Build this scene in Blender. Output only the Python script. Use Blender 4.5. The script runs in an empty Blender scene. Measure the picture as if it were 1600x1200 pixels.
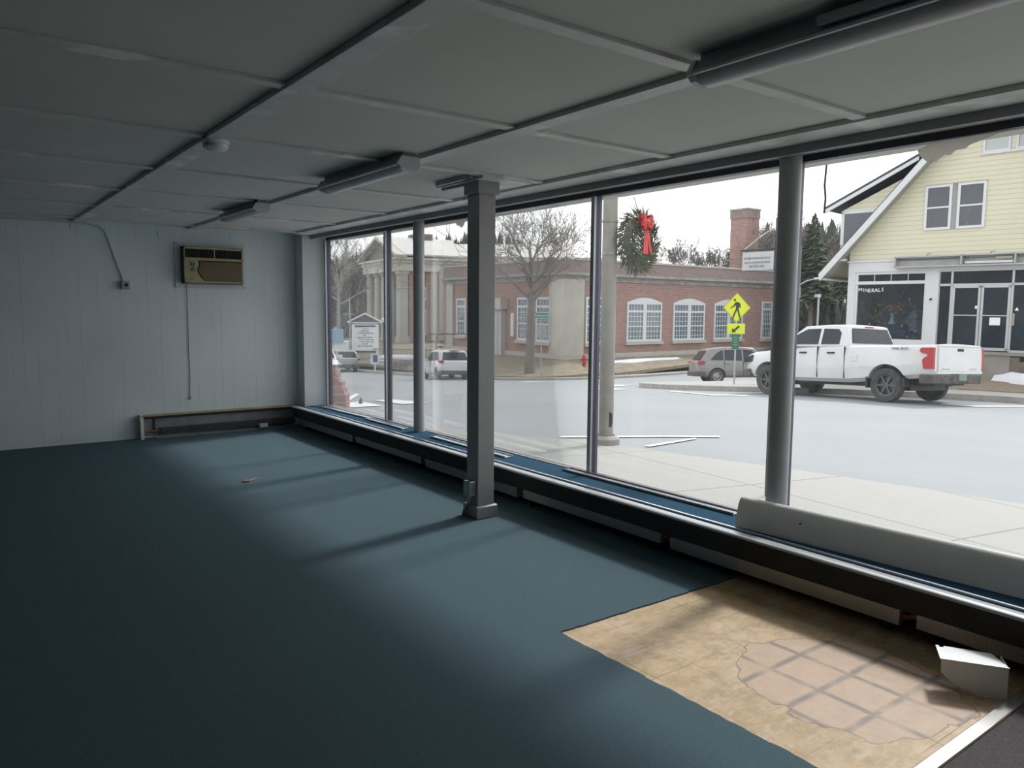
import bpy, bmesh, math, random
from mathutils import Vector, Matrix
random.seed(7)
SC = bpy.context.scene
COL = SC.collection
PI = math.pi
R = math.radians

# ------------------------------------------------------------------ helpers
class MB:
    """collects shapes and links them as one mesh object"""
    def __init__(s): s.bm = bmesh.new(); s.mi = 0
    def _f(s, vs):
        try:
            f = s.bm.faces.new(vs); f.material_index = s.mi; return f
        except ValueError: return None
    def box(s, a, b, M=None):
        (x0,y0,z0),(x1,y1,z1) = a, b
        P = [Vector(p) for p in ((x0,y0,z0),(x1,y0,z0),(x1,y1,z0),(x0,y1,z0),(x0,y0,z1),(x1,y0,z1),(x1,y1,z1),(x0,y1,z1))]
        if M is not None: P = [M @ p for p in P]
        v = [s.bm.verts.new(p) for p in P]
        for q in ((0,3,2,1),(4,5,6,7),(0,1,5,4),(1,2,6,5),(2,3,7,6),(3,0,4,7)): s._f([v[i] for i in q])
        return s
    def prism(s, pts, vec):
        """polygon (3-D points) swept by vec"""
        vec = Vector(vec); a = [s.bm.verts.new(Vector(p)) for p in pts]; b = [s.bm.verts.new(Vector(p)+vec) for p in pts]
        n = len(pts); s._f(a[::-1]); s._f(b)
        for i in range(n): s._f([a[i], a[(i+1)%n], b[(i+1)%n], b[i]])
        return s
    def px(s, yz, x0, x1): return s.prism([(x0,y,z) for y,z in yz], (x1-x0,0,0))
    def py(s, xz, y0, y1): return s.prism([(x,y0,z) for x,z in xz], (0,y1-y0,0))
    def pz(s, xy, z0, z1): return s.prism([(x,y,z0) for x,y in xy], (0,0,z1-z0))
    def poly(s, pts):
        s._f([s.bm.verts.new(Vector(p)) for p in pts]); return s
    def tube(s, path, rad, n=8, cap=True):
        path = [Vector(p) for p in path]
        if not isinstance(rad, (list, tuple)): rad = [rad]*len(path)
        rings = []
        up = Vector((0,0,1))
        for i, p in enumerate(path):
            d = (path[min(i+1,len(path)-1)] - path[max(i-1,0)])
            if d.length < 1e-9: d = Vector((0,0,1))
            d.normalize()
            u = d.cross(up)
            if u.length < .05: u = d.cross(Vector((0,1,0)))
            u.normalize(); w = d.cross(u)
            rings.append([s.bm.verts.new(p + (u*math.cos(2*PI*k/n) + w*math.sin(2*PI*k/n))*rad[i]) for k in range(n)])
        for a, b in zip(rings, rings[1:]):
            for k in range(n): s._f([a[k], a[(k+1)%n], b[(k+1)%n], b[k]])
        if cap: s._f(rings[0][::-1]); s._f(rings[-1])
        return s
    def lathe(s, prof, n=24, M=None):
        """profile of (r, z) turned about z"""
        M = M or Matrix()
        rings = []
        for r, z in prof:
            if r < 1e-6: rings.append([s.bm.verts.new(M @ Vector((0,0,z)))])
            else: rings.append([s.bm.verts.new(M @ Vector((r*math.cos(2*PI*k/n), r*math.sin(2*PI*k/n), z))) for k in range(n)])
        for a, b in zip(rings, rings[1:]):
            for k in range(n):
                if len(a) == 1 and len(b) == 1: continue
                if len(a) == 1: s._f([a[0], b[k], b[(k+1)%n]])
                elif len(b) == 1: s._f([a[k], a[(k+1)%n], b[0]])
                else: s._f([a[k], a[(k+1)%n], b[(k+1)%n], b[k]])
        return s
    def loft(s, rings, cap=True):
        rr = [[s.bm.verts.new(Vector(p)) for p in r] for r in rings]
        n = len(rr[0])
        for a, b in zip(rr, rr[1:]):
            for k in range(n): s._f([a[k], a[(k+1)%n], b[(k+1)%n], b[k]])
        if cap: s._f(rr[0][::-1]); s._f(rr[-1])
        return s
    def build(s, name, mats, parent=None, smooth=None, bevel=0, recalc=True):
        if recalc: bmesh.ops.recalc_face_normals(s.bm, faces=s.bm.faces)
        me = bpy.data.meshes.new(name); s.bm.to_mesh(me); s.bm.free()
        for m in (mats if isinstance(mats, (list, tuple)) else [mats]): me.materials.append(m)
        if smooth is not None:
            for p in me.polygons: p.use_smooth = True
            me.set_sharp_from_angle(angle=R(smooth))
        o = bpy.data.objects.new(name, me); COL.objects.link(o)
        if parent is not None: o.parent = parent
        if bevel:
            b = o.modifiers.new('bevel', 'BEVEL'); b.width = bevel; b.segments = 2; b.limit_method = 'ANGLE'; b.angle_limit = R(40)
        return o

def tag(o, label=None, cat=None, group=None, kind=None):
    if label: o['label'] = label
    if cat: o['category'] = cat
    if group: o['group'] = group
    if kind: o['kind'] = kind
    return o
def thing(name, label, cat, loc=(0,0,0), rz=0, group=None):
    o = bpy.data.objects.new(name, None); COL.objects.link(o); o.empty_display_size = .2
    o.location = loc; o.rotation_euler = (0,0,rz)
    return tag(o, label, cat, group)
def struct(o, label=None): return tag(o, label, None, None, 'structure')
def cut(o, cutter_mb):
    c = cutter_mb.build('cutter', [])
    m = o.modifiers.new('b', 'BOOLEAN'); m.object = c; m.operation = 'DIFFERENCE'; m.solver = 'EXACT'
    dg = bpy.context.evaluated_depsgraph_get(); dg.update()
    me = bpy.data.meshes.new_from_object(o.evaluated_get(dg))
    o.modifiers.clear(); o.data = me
    bpy.data.objects.remove(c)
    return o
def cut_smooth(o, cutter_mb, ang=35):
    cut(o, cutter_mb)
    for p in o.data.polygons: p.use_smooth = True
    o.data.set_sharp_from_angle(angle=R(ang)); return o
def text(s, size, mat, name, parent, M, depth=.002, align='CENTER'):
    cu = bpy.data.curves.new('t', 'FONT'); cu.body = s; cu.size = size; cu.extrude = depth; cu.align_x = align; cu.align_y = 'CENTER'; cu.resolution_u = 2
    t = bpy.data.objects.new('t', cu)
    me = bpy.data.meshes.new_from_object(t); bpy.data.objects.remove(t)
    me.transform(M); me.materials.clear(); me.materials.append(mat)
    o = bpy.data.objects.new(name, me); COL.objects.link(o); o.parent = parent; return o

# ------------------------------------------------------------------ materials
def nd(nt, t, **kw):
    n = nt.nodes.new(t)
    for k, v in kw.items():
        if k in n.inputs: n.inputs[k].default_value = v
        else: setattr(n, k, v)
    return n
def base(name):
    m = bpy.data.materials.new(name); m.use_nodes = True
    nt = m.node_tree; return m, nt, nt.nodes['Principled BSDF']
def C4(c): return (c[0], c[1], c[2], 1)
def mix(nt, fac, a, b, blend='MIX'):
    n = nt.nodes.new('ShaderNodeMix'); n.data_type = 'RGBA'; n.blend_type = blend
    for i, v in ((0, fac), (6, a), (7, b)):
        if hasattr(v, 'node'): nt.links.new(v, n.inputs[i])
        elif i == 0: n.inputs[0].default_value = v
        else: n.inputs[i].default_value = C4(v) if len(v) == 3 else v
    return n.outputs[2]
def ramp(nt, src, a, b):
    n = nd(nt, 'ShaderNodeMapRange'); n.inputs[1].default_value = a; n.inputs[2].default_value = b
    nt.links.new(src, n.inputs[0]); return n.outputs[0]
def math_(nt, op, a, b=0.0, c=None):
    n = nt.nodes.new('ShaderNodeMath'); n.operation = op
    for i, v in enumerate((a, b) if c is None else (a, b, c)):
        if hasattr(v, 'node'): nt.links.new(v, n.inputs[i])
        else: n.inputs[i].default_value = v
    return n.outputs[0]
def coords(nt, world=False):
    return nt.nodes.new('ShaderNodeNewGeometry').outputs['Position'] if world else nt.nodes.new('ShaderNodeTexCoord').outputs['Object']
def noise(nt, vec, scale, detail=3, rough=.5):
    n = nd(nt, 'ShaderNodeTexNoise', Scale=scale, Detail=detail, Roughness=rough); nt.links.new(vec, n.inputs['Vector']); return n.outputs[0]
def mapping(nt, vec, scale=(1,1,1), rot=(0,0,0), loc=(0,0,0)):
    n = nd(nt, 'ShaderNodeMapping'); n.inputs['Scale'].default_value = scale; n.inputs['Rotation'].default_value = rot; n.inputs['Location'].default_value = loc
    nt.links.new(vec, n.inputs[0]); return n.outputs[0]
def bump(nt, b, h, strength=.3, dist=.01):
    n = nd(nt, 'ShaderNodeBump', Strength=strength, Distance=dist); nt.links.new(h, n.inputs['Height']); nt.links.new(n.outputs[0], b.inputs['Normal'])
ALB = 1.0
def P(name, col, rough=.6, metal=0, var=0.0, scale=6, col2=None, bmp=0, bscale=60, world=False, spec=.5, coat=0):
    m, nt, b = base(name); col = tuple(x*ALB for x in col); col2 = None if col2 is None else tuple(x*ALB for x in col2)
    b.inputs['Roughness'].default_value = rough; b.inputs['Metallic'].default_value = metal
    b.inputs['Specular IOR Level'].default_value = spec; b.inputs['Coat Weight'].default_value = coat
    b.inputs['Base Color'].default_value = C4(col)
    v = coords(nt, world)
    if col2 is not None or var:
        c2 = col2 or tuple(max(0, c*(1-var)) for c in col)
        f = ramp(nt, noise(nt, v, scale, 5, .6), .35, .68)
        nt.links.new(mix(nt, f, col, c2), b.inputs['Base Color'])
    if bmp: bump(nt, b, noise(nt, v, bscale, 3), bmp, .004)
    return m

M_wall_grey = P('painted_wall', (.68,.72,.74), .7, var=.06, scale=1.5)
# panelled back wall: thin grooves at uneven spacing
m, nt, b = base('panelled_wall'); v = coords(nt, True)
sx_ = nd(nt, 'ShaderNodeSeparateXYZ'); nt.links.new(v, sx_.inputs[0])
X = sx_.outputs[0]
groove = None
for per, off in ((.406,.03),(.406,.13),(.406,.305)):
    fr = math_(nt, 'FRACT', math_(nt, 'DIVIDE', math_(nt, 'ADD', X, 20+off), per))
    g = math_(nt, 'LESS_THAN', fr, .009)
    groove = g if groove is None else math_(nt, 'MAXIMUM', groove, g)
worn = ramp(nt, noise(nt, mapping(nt, v, (6,1,.9)), 1.2, 3), .36, .6)
stain = ramp(nt, noise(nt, v, 1.1, 4), .4, .75)
c = mix(nt, stain, (.77,.84,.88), (.69,.755,.79))
nt.links.new(mix(nt, math_(nt, 'MULTIPLY', math_(nt, 'MULTIPLY', groove, worn), .38), c, (.16,.17,.18)), b.inputs['Base Color'])
b.inputs['Roughness'].default_value = .55; M_panel = m
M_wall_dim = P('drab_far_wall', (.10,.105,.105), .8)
M_ceil = P('ceiling_panel', (.70,.71,.665), .85, var=.07, scale=1.2, world=True)
m, nt, b = base('painted_batten'); v = coords(nt, True)
sc_ = ramp(nt, noise(nt, mapping(nt, v, (1,1,.2)), 2.6, 3), .58, .66)
nt.links.new(mix(nt, sc_, mix(nt, ramp(nt, noise(nt, v, 8, 3), .35, .7), (.70,.71,.69), (.62,.63,.61)), (.95,.95,.95)), b.inputs['Base Color']); b.inputs['Roughness'].default_value = .45; M_batten = m
M_beam = P('grey_painted_beam', (.30,.315,.33), .5, var=.1, scale=3)
M_soffit = P('cream_painted_soffit', (.50,.49,.43), .6, var=.06)
M_frame = P('shaded_aluminium_frame', (.075,.075,.105), .35, .6)  # aluminium, its colour darkened to look shadowed
M_mull = P('aluminium_mullion', (.42,.43,.45), .35, .7, var=.15, scale=14)
M_alu = P('bright_aluminium', (.75,.76,.78), .28, .9, var=.1, scale=12)
M_alu_dull = P('dull_aluminium', (.35,.36,.37), .45, .6, var=.25, scale=7)
M_pillar = P('taupe_gloss_paint', (.35,.35,.335), .42, var=.07, scale=5)
M_column = P('grey_painted_steel', (.42,.44,.45), .4, var=.1, scale=6)
M_dark = P('dark_parts_and_recess_shade', (.022,.021,.021), .7, var=.4, scale=5)  # dark parts; also puts the shade under the sill shelf into colour
M_black = P('black_plastic', (.014,.014,.015), .5)
M_cover = P('grey_enamel_cover', (.84,.84,.81), .4, 0, var=.06, scale=5)
M_blockwhite = P('white_enamel', (.74,.75,.77), .4, .1)
M_cream = P('yellowed_plastic', (.42,.37,.20), .45, var=.08, scale=14)
M_grille = P('brown_grille', (.15,.115,.065), .6)
M_brownside = P('dark_brown_metal', (.05,.035,.03), .5)
M_white = P('white_paint', (.78,.79,.80), .5, var=.05)
M_lens = P('milky_diffuser', (.60,.61,.63), .3)
M_fixture = P('fixture_enamel', (.40,.41,.44), .4)
M_galv = P('galvanised_steel', (.42,.44,.45), .4, .55, var=.15, scale=20)
M_copper = P('copper_pipe', (.5,.2,.1), .4, .8)
M_wood = P('raw_plank', (.50,.43,.33), .7, var=.25, scale=9)
M_rust = P('brown_scrap', (.25,.16,.12), .8)

# carpet
def carpet(name, c1, c2, c3):
    m, nt, b = base(name); v = coords(nt, True)
    fib = noise(nt, v, 260, 2); mid = noise(nt, v, 38, 4, .7)
    wear = ramp(nt, noise(nt, v, 1.3, 5, .6), .35, .72)
    c = mix(nt, wear, c1, c2)
    c = mix(nt, ramp(nt, mid, .3, .75), c, c3)
    nt.links.new(mix(nt, ramp(nt, fib, .35, .75), c, tuple(x*1.5 for x in c1)), b.inputs['Base Color'])
    b.inputs['Roughness'].default_value = .95; b.inputs['Specular IOR Level'].default_value = .12
    bump(nt, b, fib, .5, .004); return m
M_carpet = carpet('blue_green_carpet', (.072,.114,.137), (.074,.110,.118), (.053,.088,.102))
M_carpet_blue = carpet('blue_sill_carpet', (.022,.068,.115), (.022,.060,.10), (.016,.048,.078))
M_mat = carpet('charcoal_entry_carpet', (.085,.078,.08), (.075,.07,.07), (.05,.048,.05))

# bared subfloor: mastic with imprints of old square tiles
m, nt, b = base('bared_subfloor'); v = coords(nt, True)
s_ = nd(nt, 'ShaderNodeSeparateXYZ'); nt.links.new(v, s_.inputs[0]); X, Y = s_.outputs[0], s_.outputs[1]
n1 = ramp(nt, noise(nt, v, 2.2, 6, .65), .36, .66); n2 = ramp(nt, noise(nt, v, 9, 6, .7), .42, .66); n3 = ramp(nt, noise(nt, mapping(nt, v, (1,2.4,1)), 16, 6, .75), .52, .64)
mast = mix(nt, n1, (.48,.335,.175), (.61,.44,.27))
mast = mix(nt, math_(nt, 'MULTIPLY', n2, .6), mast, (.29,.205,.095))
mast = mix(nt, math_(nt, 'MULTIPLY', n3, .35), mast, (.72,.58,.45))
mast = mix(nt, math_(nt, 'MULTIPLY', ramp(nt, noise(nt, mapping(nt, v, (1,1.7,1), (0,0,R(30))), 3.4, 7, .72), .53, .66), .7), mast, (.68,.55,.44))
d = math_(nt, 'SQRT', math_(nt, 'ADD', math_(nt, 'POWER', math_(nt, 'DIVIDE', math_(nt, 'SUBTRACT', X, 2.93), .42), 2), math_(nt, 'POWER', math_(nt, 'DIVIDE', math_(nt, 'SUBTRACT', Y, 1.58), .43), 2)))
zone = ramp(nt, math_(nt, 'ADD', d, math_(nt, 'MULTIPLY', math_(nt, 'SUBTRACT', noise(nt, v, 4, 3), .5), .8)), 1.015, .985)
def line(a, off, per, w0, w1):
    fr = math_(nt, 'FRACT', math_(nt, 'DIVIDE', math_(nt, 'SUBTRACT', a, off-per*20), per))
    dd = math_(nt, 'MULTIPLY', math_(nt, 'MINIMUM', fr, math_(nt, 'SUBTRACT', 1.0, fr)), per)
    return ramp(nt, dd, w1, w0)
wob = math_(nt, 'MULTIPLY', math_(nt, 'SUBTRACT', noise(nt, v, 14, 3), .5), .012)
Xw = math_(nt, 'ADD', X, wob); Yw = math_(nt, 'ADD', Y, wob)
joint = math_(nt, 'MAXIMUM', line(Xw, 3.005, .23, .006, .022), line(Yw, 1.38, .23, .006, .022))
thin = math_(nt, 'MAXIMUM', line(X, 3.005, .23, .0008, .003), line(Y, 1.38, .23, .0008, .003))
tile = mix(nt, ramp(nt, noise(nt, v, 12, 5, .7), .35, .7), (.57,.41,.295), (.47,.335,.235))
tile = mix(nt, math_(nt, 'MULTIPLY', joint, ramp(nt, noise(nt, v, 5, 3), .25, .55)), tile, (.235,.20,.165))
edge = math_(nt, 'MULTIPLY', ramp(nt, math_(nt, 'ABSOLUTE', math_(nt, 'SUBTRACT', zone, .5)), .42, .1), .7)
c = mix(nt, math_(nt, 'MULTIPLY', thin, ramp(nt, noise(nt, v, 3, 3), .45, .7)), mast, (.14,.10,.06))
c = mix(nt, zone, c, tile)
nt.links.new(mix(nt, edge, c, (.16,.085,.05)), b.inputs['Base Color'])
b.inputs['Roughness'].default_value = .6; bump(nt, b, noise(nt, v, 30, 5, .7), .35, .004); M_sub = m

# window glass: clear pane with dirt and painted-in haze, set by dust
def glass(name, veil, spots, tint=(1,1,1)):
    m = bpy.data.materials.new(name); m.use_nodes = True; nt = m.node_tree; nt.nodes.clear()
    out = nd(nt, 'ShaderNodeOutputMaterial'); tr = nd(nt, 'ShaderNodeBsdfTransparent'); tr.inputs[0].default_value = C4(tint)
    gl = nd(nt, 'ShaderNodeBsdfGlossy', Roughness=.02); tl = nd(nt, 'ShaderNodeBsdfTranslucent'); tl.inputs[0].default_value = (.85,.88,.92,1)
    fr = nd(nt, 'ShaderNodeFresnel', IOR=1.3); v = coords(nt, True)
    a = nd(nt, 'ShaderNodeMixShader'); bb = nd(nt, 'ShaderNodeMixShader')
    nt.links.new(math_(nt, 'MULTIPLY', fr.outputs[0], .5), a.inputs[0]); nt.links.new(tr.outputs[0], a.inputs[1]); nt.links.new(gl.outputs[0], a.inputs[2])
    f = math_(nt, 'MULTIPLY', ramp(nt, noise(nt, v, 1.7, 4), .3, .7), veil)
    f = math_(nt, 'ADD', f, veil*.6)
    if spots:
        sp = ramp(nt, noise(nt, v, 95, 2, .6), .62, .72); pa = ramp(nt, noise(nt, v, 2.3, 3), .45, .68)
        f = math_(nt, 'ADD', f, math_(nt, 'MULTIPLY', math_(nt, 'MULTIPLY', sp, pa), spots))
    nt.links.new(f, bb.inputs[0]); nt.links.new(a.outputs[0], bb.inputs[1]); nt.links.new(tl.outputs[0], bb.inputs[2])
    nt.links.new(bb.outputs[0], out.inputs[0]); return m
M_glass = glass('dusty_hazed_window_glass', .010, 0)
M_glass_r = glass('spotted_window_glass', .007, .10)
m, nt, b = base('torn_grey_film'); tl = nd(nt, 'ShaderNodeBsdfTranslucent'); tl.inputs[0].default_value = (.80,.78,.74,1); ms = nd(nt, 'ShaderNodeMixShader'); ms.inputs[0].default_value = .8
b.inputs['Base Color'].default_value = (.45,.43,.40,1); b.inputs['Roughness'].default_value = .8; nt.links.new(b.outputs[0], ms.inputs[1]); nt.links.new(tl.outputs[0], ms.inputs[2]); nt.links.new(ms.outputs[0], nt.nodes['Material Output'].inputs[0]); M_film = m
M_film_edge = glass('white_cloudy_film', .35, 0)

# outdoor materials
ALB = .72
m, nt, b = base('asphalt'); v = coords(nt, True)
c = mix(nt, ramp(nt, noise(nt, v, .35, 5, .6), .35, .7), (.232,.242,.248), (.208,.219,.225))
c = mix(nt, math_(nt, 'MULTIPLY', ramp(nt, noise(nt, v, 3.5, 5, .7), .56, .72), .35), c, (.205,.212,.218))
c = mix(nt, math_(nt, 'MULTIPLY', ramp(nt, noise(nt, v, 22, 3, .7), .70, .76), .5), c, (.11,.105,.10))
nt.links.new(c, b.inputs['Base Color']); b.inputs['Roughness'].default_value = .85; M_road = m
m, nt, b = base('sidewalk_concrete'); v = coords(nt, True)
br = nd(nt, 'ShaderNodeTexBrick', Scale=1.0); br.offset = 0; br.inputs['Mortar Size'].default_value = .012; br.inputs['Brick Width'].default_value = 1.55; br.inputs['Row Height'].default_value = 1.9
br.inputs['Mortar Smooth'].default_value = .3
br.inputs['Color1'].default_value = (.295,.288,.266,1); br.inputs['Color2'].default_value = (.275,.269,.248,1); br.inputs['Mortar'].default_value = (.16,.152,.14,1)
nt.links.new(mapping(nt, v, rot=(0,0,R(7)), loc=(.95,.9,0)), br.inputs['Vector'])
c = mix(nt, math_(nt, 'MULTIPLY', ramp(nt, noise(nt, v, 5, 5, .7), .45, .72), .3), br.outputs[0], (.27,.25,.22))
nt.links.new(c, b.inputs['Base Color']); b.inputs['Roughness'].default_value = .85; M_walk = m
M_curb = P('granite_curb', (.50,.47,.42), .8, var=.3, scale=5, world=True)
M_paint = P('road_paint', (.84,.85,.84), .7, var=.12, scale=5, world=True)
M_grass = P('winter_grass', (.34,.285,.19), .95, col2=(.20,.17,.12), scale=2.5, world=True, bmp=.6, bscale=15)
M_mulch = P('gravel_strip', (.33,.25,.17), .95, col2=(.20,.15,.11), scale=8, world=True, bmp=.7, bscale=25)
M_snow = P('old_snow', (.86,.88,.92), .7, var=.07, scale=4, bmp=.3, bscale=8)
def brick(name, c1, c2, mort, sc=1.0, rot=(R(90),0,0)):
    m, nt, b = base(name); v = coords(nt); c1, c2, mort = [tuple(x*ALB for x in q) for q in (c1, c2, mort)]
    # object-space bricks on walls of any heading: use x+y along, z up
    s = nd(nt, 'ShaderNodeSeparateXYZ'); nt.links.new(v, s.inputs[0])
    cb = nd(nt, 'ShaderNodeCombineXYZ'); nt.links.new(math_(nt, 'ADD', s.outputs[0], s.outputs[1]), cb.inputs[0]); nt.links.new(s.outputs[2], cb.inputs[1])
    br = nd(nt, 'ShaderNodeTexBrick', Scale=sc); br.inputs['Brick Width'].default_value = .42; br.inputs['Row Height'].default_value = .15; br.inputs['Mortar Size'].default_value = .012
    br.inputs['Color1'].default_value = C4(c1); br.inputs['Color2'].default_value = C4(c2); br.inputs['Mortar'].default_value = C4(mort); br.inputs['Bias'].default_value = 0
    nt.links.new(cb.outputs[0], br.inputs['Vector'])
    c = mix(nt, math_(nt, 'MULTIPLY', ramp(nt, noise(nt, v, .8, 4), .4, .7), .3), br.outputs[0], tuple(x*.75 for x in c1))
    c = mix(nt, math_(nt, 'MULTIPLY', ramp(nt, noise(nt, v, 2.2, 5), .5, .7), .35), c, tuple(min(1, x*1.35) for x in c2))
    nt.links.new(c, b.inputs['Base Color']); b.inputs['Roughness'].default_value = .85; return m
M_brick = brick('red_brick', (.43,.245,.20), (.33,.18,.15), (.50,.42,.38))
M_brick_dark = brick('weathered_brick', (.36,.27,.245), (.28,.21,.19), (.34,.29,.27))
M_brick_pink = brick('pale_red_brick', (.46,.27,.22), (.40,.22,.18), (.55,.48,.43), 1.0)
M_stone = P('pale_limestone', (.60,.575,.51), .8, col2=(.50,.475,.41), scale=.9)
M_stone_dirty = P('streaked_limestone', (.48,.46,.42), .85, col2=(.29,.27,.25), scale=1.6)
M_column_stone = P('cream_painted_column', (.60,.58,.50), .7, var=.1, scale=.7)
M_entab = P('cream_entablature', (.76,.73,.64), .7, var=.06)
M_roofmetal = P('snow_covered_roof', (.83,.82,.80), .6, col2=(.70,.66,.60), scale=.25)
M_wframe = P('white_window_frame', (.80,.82,.83), .5)
M_darkglass = P('dark_window_pane', (.05,.065,.085), .06, spec=.8)
M_blueglass = P('grey_blue_window_pane', (.13,.18,.21), .08, spec=.8)
M_shopglass = glass('shop_glass', .06, 0, (.75,.82,.86))  # milky veil put in for reflections on the shop panes
m, nt, b = base('yellow_clapboard'); v = coords(nt); s = nd(nt, 'ShaderNodeSeparateXYZ'); nt.links.new(v, s.inputs[0])
fr = math_(nt, 'FRACT', math_(nt, 'DIVIDE', math_(nt, 'ADD', s.outputs[2], 20), .172))
nt.links.new(mix(nt, ramp(nt, fr, .13, .02), mix(nt, ramp(nt, noise(nt, v, .8, 4), .4, .7), (.60,.57,.42), (.57,.54,.395)), (.33,.31,.24)), b.inputs['Base Color'])
b.inputs['Roughness'].default_value = .55; bump(nt, b, fr, .5, .02); M_siding = m
M_shingle = P('dark_shingles', (.075,.08,.095), .8, var=.3, scale=9)
M_trim = P('white_house_trim', (.79,.81,.82), .55, var=.05, scale=2)
M_beadboard = P('grey_soffit_board', (.50,.50,.46), .7, var=.15, scale=5)
M_concrete = P('grey_foundation', (.34,.315,.28), .9, col2=(.27,.25,.22), scale=1.6)
M_bark = P('grey_bark', (.20,.175,.155), .9, col2=(.31,.28,.25), scale=4)
M_bark_far = P('brown_grey_twigs', (.21,.18,.16), .9)
M_needle = P('dark_needles', (.055,.085,.055), .9, col2=(.095,.115,.06), scale=5)
M_needle_far = P('far_pine_needles', (.05,.075,.055), .9, col2=(.085,.10,.075), scale=.4, world=True)
M_scrub = P('bare_wood_slope', (.19,.165,.145), .95, col2=(.14,.125,.11), scale=.35, world=True)
M_red = P('red_ribbon', (.75,.035,.04), .5)
M_hyd = P('red_hydrant_paint', (.50,.045,.055), .5)
M_yg = P('fluorescent_yellow_green', (.80,.88,.015), .5)
M_signblack = P('sign_black', (.02,.03,.02), .6)
M_green = P('sign_green', (.015,.25,.19), .5)
M_green2 = P('deep_sign_green', (.02,.16,.09), .5)
M_pole = P('weathered_concrete_pole', (.40,.38,.33), .85, col2=(.31,.295,.26), scale=5)
M_iron = P('dark_iron', (.045,.045,.05), .6)
M_paintW = P('white_car_paint', (.80,.81,.82), .35, coat=.6, col2=(.70,.70,.68), scale=1.4)
M_paintG = P('grey_car_paint', (.24,.23,.225), .4, coat=.5, col2=(.30,.28,.26), scale=1.2)
M_paintS = P('silver_car_paint', (.46,.49,.51), .35, .1, coat=.5, col2=(.35,.36,.36), scale=1.5)
M_carglass = P('tinted_car_glass', (.02,.026,.034), .08, spec=.35)
M_tyre = P('dusty_tyre', (.045,.045,.047), .85, col2=(.09,.088,.085), scale=9)
M_rim = P('alloy_rim', (.45,.45,.46), .35, .7)
M_rim_dark = P('dark_wheel', (.13,.125,.125), .45, .5)
M_tail = P('red_tail_lamp', (.50,.012,.02), .3)
M_bumper = P('mud_dusted_bumper', (.055,.053,.05), .7, col2=(.15,.135,.115), scale=7)
M_plate = P('green_licence_plate', (.19,.29,.245), .5)
M_blue = P('bright_blue_paint', (.10,.36,.62), .5)
M_orange = P('rust_orange_petals', (.55,.18,.06), .7)
M_grey_text = P('faint_grey_lettering', (.40,.43,.44), .7)
M_dark_text = P('dark_lettering', (.08,.08,.09), .7)

# ------------------------------------------------------------------ terrain
def sy(Y):
    if Y < 3: return 0
    if Y < 15: return .062*(Y-3)**2/24
    if Y < 38: return .372+.062*(Y-15)
    return 1.798+.045*(min(Y,75)-38)
def sx(X):
    if X < 26: return .0412*(X-6.5)
    if X < 34:
        t = X-26; return .8034+.0412*t-(.0312/16)*t*t
    return .8034+.0412*8-.0312*4+.01*(min(X,60)-34)
def G(X, Y): return -.1-sx(X)-sy(Y)
def ground(name, pts, mat, zf, skirt=0, maxlen=1.2, skirt_mat=None):
    """a patch of ground that follows the terrain; skirt drops its rim"""
    bm = bmesh.new(); bm.faces.new([bm.verts.new((x,y,0)) for x,y in pts])
    bmesh.ops.triangulate(bm, faces=bm.faces)
    for _ in range(8):
        es = [e for e in bm.edges if e.calc_length() > maxlen]
        if not es: break
        bmesh.ops.subdivide_edges(bm, edges=es, cuts=1); bmesh.ops.triangulate(bm, faces=bm.faces)
    for v in bm.verts: v.co.z = zf(v.co.x, v.co.y)
    bmesh.ops.recalc_face_normals(bm, faces=bm.faces)
    for f in bm.faces:
        if f.normal.z < 0: f.normal_flip()
    if skirt:
        be = [e for e in bm.edges if e.is_boundary]
        r = bmesh.ops.extrude_edge_only(bm, edges=be)
        for g in r['geom']:
            if isinstance(g, bmesh.types.BMVert): g.co.z -= skirt
            elif isinstance(g, bmesh.types.BMFace): g.material_index = 1
    me = bpy.data.meshes.new(name); bm.to_mesh(me); bm.free(); me.materials.append(mat); me.materials.append(skirt_mat or mat)
    o = bpy.data.objects.new(name, me); COL.objects.link(o); return o
ground('road', [(4.2,-14),(75,-14),(75,130),(4.2,130)], M_road, G, maxlen=2.2)['kind'] = 'structure'
ground('near_sidewalk', [(4.13,-14),(9.6,-14),(8.6,-3),(7.9,0),(7.36,2.5),(6.95,4.4),(6.6,5.6),(6.42,6.9),(5.85,7.9),(5.55,9),(5.1,11),(4.7,12.4),(4.13,13.5)], M_walk, lambda x,y: G(x,y)+.03, .12, .8, M_curb)['kind'] = 'structure'
bulb = [(22.3,-14),(22.25,8.4),(20.9,13.2),(19.75,15.9),(19.85,17.4),(20.5,19.4),(21.6,20.6),(25,21),(40,21.3),(70,21.8),(70,-14)]
def lotz(x, y):
    a = min(1, max(0, (x-25.2)/3.8)); a = a*a*(3-2*a); q = min(1, max(0, (19.5-y)/5)); a *= q*q*(3-2*q)
    g = G(x,y)+.17
    return g*(1-a) + max(g, -.74)*a
ground('far_sidewalk', bulb, M_walk, lotz, .3, 1.3, M_curb)['kind'] = 'structure'
ground('gravel_verge', [(25.0,-8),(28.9,-8),(29.6,9.3),(28.4,16.0),(26.0,15.0),(24.8,9.0)], M_mulch, lambda x,y: lotz(x,y)+.03, .1, .8)['kind'] = 'structure'
def lawnz(x, y):
    d = min(max((y-33.0)/4.2, 0), 1); e = min(max((x-25.6)/6.2, 0), 1)
    k = min(d if x > 32 else max(d,0), 1) if x > 32 else min(e, 1)*(1 if y > 36 else min(1, max(0,(y-32.4)/3.5)))
    return G(x,y)+.14 + k*max(0, -1.75-G(x,y)-.14)
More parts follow.
